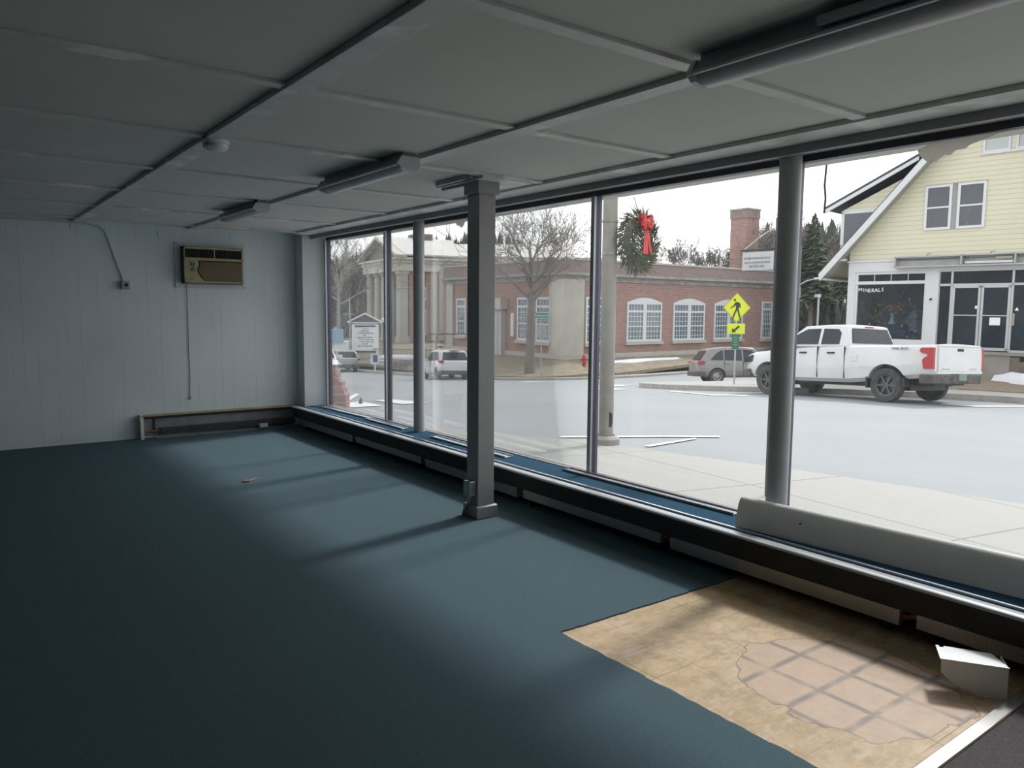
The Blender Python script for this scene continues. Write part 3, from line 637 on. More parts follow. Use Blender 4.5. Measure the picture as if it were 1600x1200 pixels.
# ================================================================== OUTSIDE
# ------------------------------------------------------------------ cars
def car(name, label, cat, X, Y, head, sp, dz=0):
    L, W, Rw = sp['L'], sp['W'], sp['R']; hw = W/2
    root = thing(name, label, cat)
    h = R(head); f = Vector((math.sin(h), math.cos(h), 0)); l = Vector((-math.cos(h), math.sin(h), 0))
    zf = lambda x, y: (sp['ground'](x, y) if 'ground' in sp else G(x, y))
    xm = L/2
    def gz(a, b_): p = Vector((X,Y,0))+f*a+l*b_; return zf(p.x, p.y)
    f3 = Vector((f.x, f.y, (gz(1.5,0)-gz(-1.5,0))/3)).normalized(); l3 = Vector((l.x, l.y, (gz(0,.9)-gz(0,-.9))/1.8))
    up = f3.cross(l3).normalized(); l3 = up.cross(f3)
    M = Matrix((f3, l3, up)).transposed().to_4x4(); M.translation = Vector((X, Y, gz(0,0)+dz)) - f3*xm
    root.matrix_world = M
    paint = sp['paint']
    # lower body
    rings = []
    for x, zb, zt, k in sp['low']:
        q = hw*k; hh = [(0,zb),(q*.86,zb),(q*.97,zb+.10),(q,zb+(zt-zb)*.42),(q*.985,zb+(zt-zb)*.72),(q*.955,zt-.05),(q*.90,zt),(q*.5,zt+.022),(0,zt+.03)]
        rings.append([(x,y,z) for y,z in hh]+[(x,-y,z) for y,z in hh[-2:0:-1]])
    bm_ = MB().loft(rings); body = bm_.build('body', [paint, M_black], None, 38)
    c = MB()
    for wx in sp['wheels']:
        for s in (-1,1): c.lathe([(0,0),(Rw*sp.get('arch',1.16),0),(Rw*sp.get('arch',1.16),.42),(0,.42)], 28, Matrix.Translation((wx, s*(hw+.06) - (0 if s>0 else 0), Rw)) @ Matrix.Rotation(R(90 if s>0 else -90),4,'X'))
    if 'bed' in sp: b0, b1, bz = sp['bed']; c.box((b0,-hw*.83,bz),(b1,hw*.83,3))
    cut_smooth(body, c, 38); body.parent = root
    for wx in sp['wheels']: MB().box((wx-Rw*1.12,-hw+.30,.3),(wx+Rw*1.12,hw-.30,Rw*2.1)).build('wheel_well', M_black, root)
    # cabin
    zb_, zr = sp['belt'], sp['roof']; wb, wt = hw*sp.get('kb',.93), hw*sp.get('kt',.76)
    A, B, C_, D = sp['cab']
    n_ = 6; side = []
    outl = [(A,zb_-.02)] + [(B[0],B[1])] + sp.get('roofpts', []) + [(C_[0],C_[1])] + [(D,zb_-.02)]
    def yw(z): return wb+(wt-wb)*max(0,(z-zb_))/(zr-zb_)
    cabm = MB()
    cabm.loft([[(x, s*k*yw(z), z+(.03*(1-k*k) if z > zb_+.1 else 0)) for x, z in outl] for s, k in ((-1,1),(-1,.6),(1,0),(1,.6),(1,1))])
    cabm.build('cabin', paint, root, 30, bevel=.035)
    # glass
    def patch(name, pts_fn, mat=M_carglass):
        MB().loft([[p - o_ for p, o_ in pts_fn], [p + o_ for p, o_ in pts_fn]]).build(name, mat, root)
    for poly in sp['sidewin']:
        for s in (-1,1):
            patch('side_window', [(Vector((x, s*(yw(z)+.004), z)), Vector((0,s*.008,0))) for x, z in poly])
    def slant(name, P0, P1, a, b_, ka, kb2, mat):
        pts = []
        for t, k, s in ((a,ka,-1),(a,ka,1),(b_,kb2,1),(b_,kb2,-1)):
            x = P0[0]+(P1[0]-P0[0])*t; z = P0[1]+(P1[1]-P0[1])*t
            n2 = Vector((-(P1[1]-P0[1]), 0, P1[0]-P0[0])).normalized()*(.04 if name == 'windscreen' else .026)
            if (name == 'rear_window') != (n2.x < 0): n2 = -n2
            pts.append((Vector((x, s*k*yw(z), z+.004)), n2))
        patch(name, pts, mat)
    slant('rear_window', (A,zb_), B, sp.get('rw',(.1,.86))[0], sp.get('rw',(.1,.86))[1], .88, .86, M_carglass)
    slant('windscreen', (D,zb_), C_, .06, .93, .9, .9, M_carglass)
    # wheels
    for wx in sp['wheels']:
        for s in (-1,1):
            Mw = Matrix.Translation((wx, s*(hw-.02-sp.get('tuck',.02)), Rw)) @ Matrix.Rotation(R(-90*s),4,'X')
            wm = MB(); r = Rw
            wm.lathe([(r*.62,-.20),(r*.93,-.21),(r,-.18),(r,-.04),(r*.94,0),(r*.66,.0),(r*.62,-.03),(r*.62,-.20)], 32, Mw)
            w_ = wm.build('wheel', M_tyre, root, 40)
            rm = MB(); rm.lathe([(0,-.05),(r*.12,-.035),(r*.16,-.05),(r*.17,-.09),(r*.63,-.12)], 24, Mw)
            rm.lathe([(r*.56,-.03),(r*.63,-.02),(r*.63,-.12),(r*.56,-.1)], 28, Mw)
            for k in range(sp.get('spokes',6)):
                Ms = Mw @ Matrix.Rotation(2*PI*k/sp.get('spokes',6),4,'Z'); rm.box((.03,-r*.055,-.085),(r*.6,r*.055,-.035), Ms)
            rm.build('rim', sp.get('rim', M_rim), w_, 40)
    # lamps, bumpers, plate, mirrors, handles
    for s in (-1,1):
        for poly in sp['tail']:     # (x,z) side-view polygons wrapped round the rear corner
            kk = hw*sp.get('tk', .94)
            mb = MB(); tw_ = sp.get('tin', .16); mb.prism([(x, s*(kk-tw_), z) for x, z in poly], (0, s*(tw_+.012+hw-kk), 0)); mb.build('tail_lamp', M_tail, root)
    zz = sp['bump']
    q = hw*.97
    bp = MB(); bp.pz([(-.09,-q*.8),(.02,-q*1.0),(.35,-q*1.03),(.35,q*1.03),(.02,q*1.0),(-.09,q*.8)], zz[0], zz[1]); bp.build('rear_bumper', sp.get('bumpmat', M_bumper), root, bevel=.03)
    bp = MB(); bp.pz([(L-.3,-q),(L+.0,-q*.95),(L+.06,-q*.7),(L+.06,q*.7),(L,q*.95),(L-.3,q)], zz[0], zz[1]); bp.build('front_bumper', sp.get('bumpmat', M_bumper), root, bevel=.03)
    pl = sp['plate']; MB().box((pl[0]-.02,-.16,pl[1]-.08),(pl[0]+.06,.16,pl[1]+.08)).build('licence_plate', M_plate, root)
    for s in (-1,1):
        mx = sp['mirror']; mb = MB(); mb.pz([(mx-.06,s*(hw*.90)),(mx+.08,s*(hw*.92)),(mx+.10,s*(hw+.18)),(mx,s*(hw+.2)),(mx-.06,s*(hw+.14))], zb_-.02, zb_+.14); mb.build('mirror', sp.get('mirmat', paint), root, bevel=.02)
        for hx in sp['handles']:
            mb = MB(); mb.box((hx-.11, min(s*(hw*.965),s*(hw+.012)), sp['hz']-.022),(hx+.11, max(s*(hw*.965),s*(hw+.012)), sp['hz']+.022)); mb.build('door_handle', sp.get('hmat', paint), root, bevel=.008)
        for dx_ in sp['seams']:
            mb = MB(); mb.box((dx_-.006, min(s*hw*.93,s*(hw+.004)), sp['seamz'][0]),(dx_+.006, max(s*hw*.93,s*(hw+.004)), sp['seamz'][1])); mb.build('door_seam', M_black, root)
        mb = MB(); mb.prism([(x,s*hw*.70,z) for x,z in sp['head']], (0,s*hw*.27,0)); mb.build('headlamp', M_carglass, root)
    return root, hw

# white pickup
truck = dict(L=5.92, W=2.06, R=.425, arch=1.24, paint=M_paintW, rim=M_rim_dark, tuck=-.01, spokes=6,
  low=[(0.0,.66,1.42,.95),(.06,.66,1.43,.985),(1.2,.55,1.425,1.0),(2.3,.45,1.42,1.0),(3.0,.44,1.40,1.0),(4.3,.44,1.33,1.0),(4.9,.46,1.27,.995),(5.5,.50,1.22,.97),(5.8,.52,1.14,.90),(5.88,.6,1.05,.82)],
  wheels=(1.22,4.95), bed=(.07,2.20,.95), belt=1.40, roof=1.955, kb=.94, kt=.78,
  cab=(2.28,(2.44,1.93),(3.80,1.945),4.62), roofpts=[(2.9,1.97)],
  sidewin=[[(2.62,1.45),(2.62,1.75),(2.72,1.85),(3.18,1.87),(3.18,1.45)],[(3.28,1.45),(3.28,1.87),(3.72,1.865),(4.06,1.70),(4.34,1.50),(4.34,1.45)]],
  rw=(.13,.86), tin=.008, tail=[[(.0,1.36),(.30,1.36),(.34,1.30),(.30,1.24),(.16,1.22),(.14,1.16),(.23,1.12),(.27,1.06),(.24,.86),(.0,.86)]],
  bump=(.50,.72), plate=(-.10,.66), mirror=4.15, mirmat=M_black, hmat=M_black, handles=(2.82,3.72), hz=1.22, seams=(2.40,3.24,4.28), seamz=(.56,1.38), head=[(5.55,1.14),(5.55,.95),(5.86,.9),(5.86,1.02)])
pk, hwp = car('pickup_truck', 'white crew cab pickup parked across the street, tailgate to the right', 'pickup truck', 19.9, 11.09, 7.2, truck)
MB().box((-.03,-.86,.80),(.03,.86,1.40)).build('tailgate', M_paintW, pk, bevel=.012)
MB().box((-.045,-.84,1.39),(.06,.84,1.425)).build('tailgate_cap', M_paintW, pk, bevel=.01)
MB().box((-.055,-.92,.735),(.02,.92,.80)).build('tailgate_valance', M_paintW, pk, bevel=.01)
MB().box((-.045,-.12,1.28),(-.02,.12,1.345)).build('tailgate_handle', M_dark, pk, bevel=.008)
MB().box((2.42,-.18,1.885),(2.455,.18,1.925)).build('brake_lamp', M_tail, pk)
Mt = Matrix.Translation((.86, hwp*.99+.004, 1.335)) @ Matrix.Rotation(PI,4,'Z') @ Matrix.Rotation(R(90),4,'X')
text('TRAIL BOSS', .088, M_dark_text, 'decal', pk, Mt, .003)
for a, s_ in ((-.55,'left'),(.58,'right')): MB().box((-.034,a-.16,.845),(-.029,a+.16,.865)).build('tailgate_badge', M_alu_dull, pk)
MB().box((1.9,-.55,.36),(4.6,.55,.5)).build('underbody', M_black, pk)
MB().box((.2,-.6,.45),(2.2,.6,.62)).build('spare_carrier', M_black, pk)
for s in (-1,1): MB().box((.745-.03,min(s*.80,s*1.01),.40),(.775,max(s*.80,s*1.01),.62)).build('mud_flap', M_black, pk); MB().box((1.72,min(s*.80,s*1.02),.34),(1.76,max(s*.80,s*1.02),.62)).build('mud_flap', M_black, pk)
fd = MB(); fd.box((2.02,hwp*.985,1.0),(2.20,hwp*1.003,1.17)); fd.build('fuel_door', M_paintW, pk, bevel=.01)

def suv(**k):
    d = dict(L=4.62, W=1.84, R=.345, paint=M_paintG, arch=1.15,
      low=[(0,.42,.98,.80),(.08,.36,1.04,.92),(.5,.30,1.06,.985),(1.5,.27,1.05,1.0),(2.8,.27,1.02,1.0),(3.5,.28,1.0,.99),(4.1,.30,.93,.95),(4.45,.33,.84,.85),(4.6,.40,.72,.70)],
      wheels=(.92,3.62), belt=1.02, roof=1.66, kb=.93, kt=.74,
      cab=(.12,(.55,1.60),(2.65,1.63),3.42), roofpts=[(1.3,1.68),(2.0,1.68)],
      sidewin=[[(.62,1.10),(.86,1.36),(1.12,1.53),(1.22,1.54),(1.22,1.08)],[(1.28,1.08),(1.28,1.55),(2.08,1.56),(2.08,1.06)],[(2.16,1.06),(2.16,1.56),(2.55,1.53),(3.10,1.12),(3.12,1.05)]],
      rw=(.12,.84), tail=[[(.0,1.04),(.30,1.06),(.36,1.0),(.26,.93),(.03,.90)]], bump=(.34,.56), plate=(.04,.80), mirror=2.85, handles=(1.45,2.35), hz=.93, seams=(1.25,2.12), seamz=(.38,1.03), head=[(4.05,.86),(4.1,.76),(4.5,.72),(4.46,.80)])
    d.update(k); return d
car('parked_car', 'taupe grey hatchback-style car behind the crosswalk sign post', 'car', 30.3, 22.3, 126, suv(ground=lambda x,y: G(x,y)))
s2 = suv(paint=M_paintW, rim=M_rim_dark, tail=[[(-.03,1.06),(.34,1.10),(.40,1.04),(.26,.95),(-.01,.92)]], bumpmat=M_bumper, bump=(.30,.52))
fo, hwf = car('white_car', 'white hatchback with red tail lamp driving away left of square pillar', 'car', 23.0, 37.2, 16, s2)
MB().box((.05,-.25,1.585),(.50,.25,1.635)).build('brake_lamp', M_tail, fo)
MB().tube([(.20,.1,1.15),(.34,-.3,1.22)], .012, 5).build('rear_wiper', M_black, fo)
ff = MB(); ff.prism([(.7,0,1.69),(.95,0,1.69),(.80,0,1.78)], (0,.02,0)); ff.build('roof_fin', M_paintW, fo)
car('silver_car', 'silver hatchback seen from behind through the corner pane', 'car', 24.6, 55.0, 12, suv(paint=M_paintS, bump=(.30,.6), L=4.7))
car('roadside_car', 'white car mostly hidden behind the stepped brick pier', 'car', 10.45, 26.2, 196, suv(paint=M_paintW, L=4.4))
car('lot_car', 'blue grey car with roof showing over the pickup cab', 'car', 33.3, 20.1, 95, suv(paint=P('slate_car_paint', (.22,.27,.31), .4, coat=.5), ground=lotz), .0)

# ------------------------------------------------------------------ yellow house (local x runs along the front to the right, y away)
hs = thing('yellow_house', 'yellow clapboard gabled house with a shopfront behind the pickup', 'house', (29.85,10.89,0), math.atan2(-.990,.139))
uL, uR, uP, zW = -5.65, 3.75, -.95, 3.42
sl = 1.117; zE = 3.95; zPk = zE+(uP-uL)*sl
DP = 10.5
g = MB(); g.pz([(uL,.05),(uL,DP),(uR,DP),(uR,.05)], 3.30, 3.4)
wl = MB(); wl.py([(uL,3.45),(uR,3.45),(uR,zE),(uP,zPk),(uL,zE)], 0, .15); wl.build('gable_wall', M_siding, hs)
wl = MB(); wl.box((uL,.15,.16),(uL+.15,DP,zE)); wl.box((uR-.15,.15,.16),(uR,DP,zE)); wl.box((uL,DP-.15,.16),(uR,DP,zE)); wl.build('side_wall', M_siding, hs)
def slab(side):
    s = -1 if side == 'L' else 1
    e = .98; x0 = uP+s*((uP-uL)+e); z0 = zPk-((uP-uL)+e)*sl
    r = MB(); r.py([(x0,z0+.02),(uP,zPk+.02),(uP,zPk+.30),(x0-.03*(-s),z0+.22)], -.52, DP+.4); r.build('roof_slope', M_shingle, hs)
    b_ = MB(); b_.py([(x0-.06*(-s)*-1,z0-.10),(uP,zPk-.10),(uP,zPk+.22),(x0,z0+.16)], -.60, -.52); b_.build('rake_board', M_trim, hs)
    f_ = MB(); f_.py([(x0+.02*-s,z0-.05),(uP,zPk-.05),(uP,zPk+.02),(x0+.02*-s,z0+.02)], -.52, DP+.4); f_.build('soffit', M_beadboard, hs)
    ft = MB(); ft.box((min(x0,x0+.25*-s),-.48,z0-.06),(max(x0,x0+.25*-s),DP+.3,z0+.0)); ft.build('eave_board', M_trim, hs)
slab('L'); slab('R')
MB().py([(uL-.40,3.52),(uL-.0,3.52),(uL,3.60),(uL-.40,3.60)], -.4, -.25).build('eave_bracket', M_trim, hs)
# shed dormer on the left slope
dz = 4.3
d = MB(); d.py([(-6.15,zE-.55),(-6.15,5.55),(-3.6,6.72),(-4.2,5.4)], .25, .35); d.build('dormer_cheek', M_siding, hs)
d = MB(); d.py([(-6.72,5.60),(-3.3,7.28),(-3.3,7.42),(-6.74,5.74)], .0, 5.0); d.build('dormer_roof', M_shingle, hs)
d = MB(); d.py([(-6.72,5.48),(-3.3,7.16),(-3.3,7.30),(-6.74,5.62)], -.05, .02); d.build('dormer_rake', M_trim, hs)
d = MB(); d.box((-6.15,.2,4.2),(-6.02,.3,5.55)); d.box((-6.15,.2,5.42),(-4.6,.3,5.55)); d.build('dormer_frame', M_trim, hs)
d = MB(); d.py([(-6.02,4.1),(-6.02,5.42),(-4.5,5.42),(-5.6,4.2)], .21, .26); d.build('dormer_window', M_darkglass, hs)
d = MB(); d.box((-6.15,.35,3.9),(-6.05,5,5.6)); d.build('dormer_front', M_siding, hs)
# upper windows
def sash(name, u0, u1, z0, z1, mid=True, frame=M_wframe, pane=M_darkglass, fw=.09):
    w = MB()
    w.box((u0,-.05,z0+fw),(u0+fw,.02,z1-fw)); w.box((u1-fw,-.05,z0+fw),(u1,.02,z1-fw)); w.box((u0,-.05,z0),(u1,.02,z0+fw)); w.box((u0,-.05,z1-fw),(u1,.02,z1))
    if mid: w.box((u0+fw,-.045,(z0+z1)/2-.03),(u1-fw,.015,(z0+z1)/2+.03))
    o = w.build(name, frame, hs)
    MB().box((u0+fw,-.012,z0+fw),(u1-fw,.0,z1-fw)).build('pane', pane, o)
    return o
sash('window', -3.0, -2.1, 4.55, 6.17); sash('window', -1.92, -1.02, 4.55, 6.17)
MB().box((-2.1,-.03,4.55),(-1.92,.0,6.17)).build('window_post', P('weathered_grey_wood', (.42,.40,.39), .8, var=.2), hs)
MB().box((-3.02,-.06,6.17),(-1.0,-.0,6.20)).build('window_head', M_beadboard, hs)
M_curt = P('curtained_pane', (.55,.58,.57), .15)
sash('window', -1.22, -.38, 7.13, 8.0, False, M_trim, M_curt, .07); sash('window', -.22, .62, 7.13, 8.0, False, M_trim, M_curt, .07)
MB().box((-1.3,-.06,7.06),(.72,-.0,7.13)).build('window_sill', M_trim, hs)
# shopfront
t_ = MB(); t_.box((uL,-.06,3.08),(uR,.1,3.50)); t_.box((uL-.05,-.10,3.46),(uR+.05,.05,3.52)); t_.build('frieze', M_trim, hs)
t_ = MB(); t_.box((uL,-.05,-.2),(uL+.28,.12,3.1)); t_.box((-2.76,-.05,.16),(-2.36,.12,3.1)); t_.box((uR-.3,-.05,-.2),(uR,.12,3.1)); t_.build('corner_post', M_trim, hs)
t_ = MB(); t_.box((uL+.28,-.02,2.98),(-2.76,.08,3.1)); t_.box((uL+.28,-.05,2.60),(-2.76,.08,2.72)); t_.box((uL+.28,-.05,.16),(-2.76,.08,.50)); t_.box((uL+.28,-.03,.5),(uL+.38,.08,2.98)); t_.box((-2.84,-.03,.5),(-2.76,.08,2.98))
for k in range(1,4): t_.box((-5.27+k*.61-.012,0,2.72),(-5.27+k*.61+.012,.06,2.98))
sw = t_.build('shop_window', M_trim, hs)
MB().box((-5.27,.02,.5),(-2.84,.03,2.98)).build('pane', M_shopglass, sw)
t_ = MB()
M_alud = P('shop_aluminium', (.58,.60,.60), .4, .3)
for u in (-2.36,-1.93,-.02,1.0,2.2,3.4): t_.box((u-.035,-.02,.18),(u+.035,.08,3.06))
t_.box((-2.36,-.02,2.50),(3.45,.08,2.58)); t_.box((-2.36,-.02,3.02),(3.45,.08,3.08)); t_.box((-2.36,-.02,.16),(-1.93,.08,.22)); t_.box((-.02,-.02,.16),(3.45,.08,.24))
en = t_.build('entry_frame', M_alud, hs)
MB().box((-2.33,.03,.2),(3.4,.04,3.04)).build('pane', M_shopglass, en)
for u0, u1 in ((-1.89,-.985),(-.965,-.06)):
    d = MB(); d.box((u0,-.03,.20),(u0+.08,.03,2.50)); d.box((u1-.08,-.03,.20),(u1,.03,2.50)); d.box((u0,-.03,.20),(u1,.03,.30)); d.box((u0,-.03,2.42),(u1,.03,2.50)); d.box((u0,-.05,1.42),(u1,-.02,1.46))
    do = d.build('shop_door', M_alud, hs); MB().box((u0+.08,-.005,.3),(u1-.08,.005,2.42)).build('pane', M_shopglass, do)
MB().box((-.66,-.02,1.10),(-.33,-.012,1.37)).build('door_notice', M_white, hs)
MB().box((-1.14,-.02,1.68),(-1.04,-.012,1.78)).build('door_sticker', M_white, hs)
MB().box((.03,-.06,1.10),(.10,-.02,1.52)).build('pull_handle', P('tan_handle', (.45,.36,.31), .5), hs)
MB().py([(.08,1.62),(.20,1.62),(.14,1.74)], -.0, .01).build('window_sticker', M_white, hs)
MB().box((-2.62,-.10,1.98),(-2.56,-.05,2.06)).build('wall_camera', M_dark, hs)
# dim shop interior with a few goods in the window
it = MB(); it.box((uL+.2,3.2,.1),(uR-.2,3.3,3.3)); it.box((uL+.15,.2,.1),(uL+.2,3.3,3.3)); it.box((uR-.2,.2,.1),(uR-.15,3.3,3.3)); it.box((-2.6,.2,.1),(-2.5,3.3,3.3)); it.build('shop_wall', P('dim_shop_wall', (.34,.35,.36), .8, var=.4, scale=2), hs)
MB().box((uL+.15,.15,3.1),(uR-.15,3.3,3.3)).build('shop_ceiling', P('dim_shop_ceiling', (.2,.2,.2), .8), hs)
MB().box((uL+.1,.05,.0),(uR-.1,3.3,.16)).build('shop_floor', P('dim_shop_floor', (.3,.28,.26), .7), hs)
letters = 'MINERALS'
for k, ch in enumerate(letters):
    a_ = (k-3.5)/3.5
    Mx_ = Matrix.Translation((-4.76+a_*.42, .004, 2.36+.03*a_*a_)) @ Matrix.Rotation(R(90),4,'X')
    text(ch, .2, M_white, 'window_letter', hs, Mx_, .002)
# empty sign cabinet over the shopfront
sb = thing('sign_cabinet', 'long empty grey sign cabinet above the shop doors', 'sign cabinet', hs.location, hs.rotation_euler.z)
c_ = MB(); x0, x1 = -3.85, 3.2
c_.box((x0,-.10,3.20),(x1,-.06,3.60)); c_.box((x0,-.36,3.56),(x1,-.06,3.61)); c_.box((x0,-.36,3.19),(x1,-.06,3.24))
for u in (x0,-1.62,.03,x1-.05): c_.box((u,-.36,3.2),(u+.05,-.06,3.6))
c_.build('cabinet', P('weathered_cabinet', (.55,.56,.54), .6, var=.2, scale=3), sb)
for z in (3.30,3.34): MB().tube([(-1.5,-.22,z),(-.02,-.22,z)], .018, 8).build('lamp_tube', M_white, sb)
MB().box((-.55,-.2,3.42),(-.05,-.10,3.50)).build('ballast', P('cream_ballast', (.6,.56,.42), .6), sb)
for u in (-2.8,-.75): MB().tube([(u,-.15,3.6),(u+.05,-.2,3.68),(u+.15,-.15,3.69)], .02, 6).build('conduit_stub', M_alu_dull, sb)
# foundation and step ramp
fn = MB(); fn.box((uL,-.0,-1.6),(uR,.1,.16)); fn.box((-2.45,-1.25,-1.6),(.30,.0,.12)); fn.box((-2.5,-1.3,.10),(3.6,.02,.16)); fn.build('foundation', M_concrete, hs)
fn = MB()
for k in range(6): fn.box((.30+k*.28,-1.25,-1.6),(.30+(k+1)*.28,0,.06-(k+0)*.15))
fn.build('steps', P('brown_step', (.20,.165,.135), .9, var=.3), hs)
# goods in the shop window (things standing inside)
Hm = Matrix.Translation(hs.location) @ Matrix.Rotation(hs.rotation_euler.z,4,'Z')
def inhouse(u, w_, z): return tuple(Hm @ Vector((u, w_, z)))
tb = thing('display_table', 'dark display table inside the shop window', 'table', inhouse(-4.2,.9,.16), hs.rotation_euler.z)
MB().box((-.65,-.35,.86),(.65,.35,.90)).build('tabletop', M_dark, tb); MB().box((-.6,-.30,0),(.6,.30,.86)).build('skirt_cloth', P('blue_cloth', (.03,.035,.09), .9), tb)
vs_ = thing('flower_vase', 'clear vase with orange dried flowers in the shop window', 'vase', inhouse(-4.2,.8,1.06), hs.rotation_euler.z)
MB().lathe([(0,0),(.14,0),(.15,.03),(.06,.22),(.05,.34),(.09,.42),(.08,.42),(.04,.34),(.0,.32)], 18).build('vase', P('pale_glass_vase', (.55,.6,.6), .1), vs_, 50)
fl_ = MB()
for k in range(26):
    p = Vector((random.gauss(.05,.18), random.gauss(0,.1), .58+random.gauss(0,.09))); fl_.lathe([(0,-.05),(.05,-.02),(.045,.03),(0,.05)], 6, Matrix.Translation(p))
fl_.build('flowers', M_orange, vs_)
rk = thing('mineral_specimen', 'big rough grey mineral specimen standing in the shop window', 'mineral', inhouse(-3.35,.9,.16), hs.rotation_euler.z)
rm = MB(); rr_ = []
for j in range(9):
    z = j*.19; r_ = (.34,.40,.42,.40,.38,.36,.34,.26,.10)[j]
    rr_.append([(r_*random.uniform(.8,1.1)*math.cos(2*PI*k/10), r_*.8*random.uniform(.8,1.1)*math.sin(2*PI*k/10), z) for k in range(10)])
rm.loft(rr_); rm.build('stone', P('grey_geode', (.22,.23,.24), .6, var=.4, scale=6), rk)
cv = MB(); cv.lathe([(0,0),(.14,.01),(.2,.05)], 12, Matrix.Translation((0,-.36,.45)) @ Matrix.Rotation(R(90),4,'X')); cv.build('hollow', M_black, rk)
pt = thing('shop_plant', 'green leafy plant at the left inside the shop window', 'plant', inhouse(-4.95,.9,.16), hs.rotation_euler.z)
pm = MB()
for k in range(70):
    a = random.uniform(0,2*PI); r_ = abs(random.gauss(0,.22)); z = random.uniform(.3,1.7); c0 = Vector((r_*math.cos(a), r_*math.sin(a), z)); e = Vector((random.gauss(0,.1),random.gauss(0,.1),random.gauss(0,.1)))
    pm.prism([tuple(c0), tuple(c0+e), tuple(c0+e*.5+Vector((.05,.03,.09)))], (.004,.004,.004))
pm.build('foliage', P('plant_leaf', (.08,.15,.05), .6), pt); MB().lathe([(0,0),(.16,0),(.2,.3),(0,.3)], 14).build('pot', M_brownside, pt)
snow('snow_bank', 'white snow heap by the house steps right of the tailgate', blob(28.2,9.1,.75,1.5,R(-8)), lambda x,y: lotz(x,y)+.02, .34)
snow('snow_patch', 'thin strip of snow on the lawn along the courthouse wall', [(33.6,35.5),(35,35.8),(37,35.9),(40,36.2),(42.5,36.3),(42.5,36.6),(40,36.7),(37,36.6),(35,36.4),(33.6,35.9)], lambda x,y: lawnz(x,y)+.02, .12)

# ------------------------------------------------------------------ brick courthouse wing (world aligned)
BX, BY, Zb, Zt = 32.2, 37.5, -2.4, 4.85
bw = thing('brick_courthouse_wing', 'long flat-roofed red brick building with white sash windows', 'building', (BX,BY,0))
XE, YE = 58.3, 52.4
mb = MB(); mb.box((BX+.12,BY+.12,-1.45),(XE,YE,3.55)); mb.build('brick_wall', M_brick, bw).location = (-BX,-BY,0)
def bpart(mb, name, mat, parent=bw, **k):
    mb.bm.transform(Matrix.Translation((-BX,-BY,0))); return mb.build(name, mat, parent, **k)
mb = MB(); mb.box((BX+.05,BY+.05,3.4),(XE-.01,YE-.01,3.73)); mb.box((BX-.25,BY-.25,3.74),(XE+.2,YE+.1,3.9)); mb.box((BX+.06,BY+.06,3.91),(XE-.01,YE-.01,3.96)); bpart(mb, 'cornice', M_stone_dirty)
mb = MB(); mb.pz([(BX+.08,BY+.08),(XE,BY+.08),(XE,BY+.4),(BX+.4,BY+.4),(BX+.4,YE),(BX+.08,YE)], 3.965, 4.73); bpart(mb, 'parapet', M_brick_dark)
mb = MB(); mb.pz([(BX+.02,BY+.02),(XE+.05,BY+.02),(XE+.05,BY+.5),(BX+.5,BY+.5),(BX+.5,YE),(BX+.02,YE)], 4.735, 4.87); bpart(mb, 'coping', M_stone)
bpart(MB().box((BX+.3,BY+.3,4.0),(XE,YE,4.1)), 'flat_roof', M_stone_dirty)
mb = MB(); mb.box((BX+.0,BY+.0,-2.6),(XE,YE,-1.42)); bpart(mb, 'water_table', M_stone)
mb = MB(); mb.pz([(BX-.02,BY-.02),(BX+1.75,BY-.02),(BX+1.75,BY+.3),(BX+.3,BY+.3),(BX+.3,BY+1.5),(BX-.02,BY+1.5)],-1.5,3.5); mb.box((BX-.02,50.9,-1.5),(BX+.3,51.8,3.4)); bpart(mb, 'stone_corner', M_stone)
def bwin(x0, x1, z0, z1, face='R', arch=False, double=True, cols=5):
    """face R: along x at y=BY; face L: along y at x=BX"""
    def bx(m_, a0, a1, d0, d1, b0, b1):
        if face == 'R': m_.box((a0,BY+.12+d0,b0),(a1,BY+.12+d1,b1))
        else: m_.box((BX+.12+d0,a0,b0),(BX+.12+d1,a1,b1))
    m_ = MB(); fwid = .13
    bx(m_,x0,x0+fwid,-.10,.02,z0+fwid,z1-fwid); bx(m_,x1-fwid,x1,-.10,.02,z0+fwid,z1-fwid); bx(m_,x0,x1,-.10,.02,z1-fwid,z1); bx(m_,x0,x1,-.10,.02,z0,z0+fwid)
    zt = z1-.62; bx(m_,x0+fwid,x1-fwid,-.085,.015,zt-.07,zt+.07); zm = (z0+zt)/2
    cells = [(x0,x1)]
    if double: xm = (x0+x1)/2; bx(m_,xm-.17,xm+.17,-.095,.018,z0+fwid,z1-fwid); cells = [(x0,xm),(xm,x1)]
    if arch:
        pts = [(x0+(x1-x0)*k/12, z1+.34*math.sin(PI*k/12)) for k in range(13)]
        m_.py([(x,z+.002) for x,z in pts], BY+.03, BY+.13)
    o = bpart(m_, 'sash_window', M_wframe)
    mu = MB()
    for a0, a1 in cells:
        bx(mu,a0+.1,a1-.1,-.07,0,zm-.04,zm+.04)
        for k in range(1,cols): xx = a0+.1+(a1-a0-.2)*k/cols; bx(mu,xx-.018,xx+.018,-.05,0,z0+.1,z1-.1)
        for za, zb2 in ((z0,zm),(zm,zt)):
            for k in (1,2): zz_ = za+(zb2-za)*k/3; bx(mu,a0+.1,a1-.1,-.045,0,zz_-.016,zz_+.016)
    bpart(mu, 'glazing_bars', M_wframe, o)
    pn = MB(); bx(pn,x0+.1,x1-.1,-.03,-.01,z0+.1,z1-.1); bpart(pn, 'pane', M_blueglass, o)
    sl_ = MB(); bx(sl_,x0-.12,x1+.12,-.22,.02,z0-.22,z0-.002); bpart(sl_, 'sill', M_stone, o)
bwin(38.0,41.5,-.66,2.05,'R',True); bwin(42.75,46.25,-.66,2.05,'R',True); bwin(47.4,50.9,-.66,2.05,'R',True); bwin(53.4,56.2,-.70,2.30,'R',False)
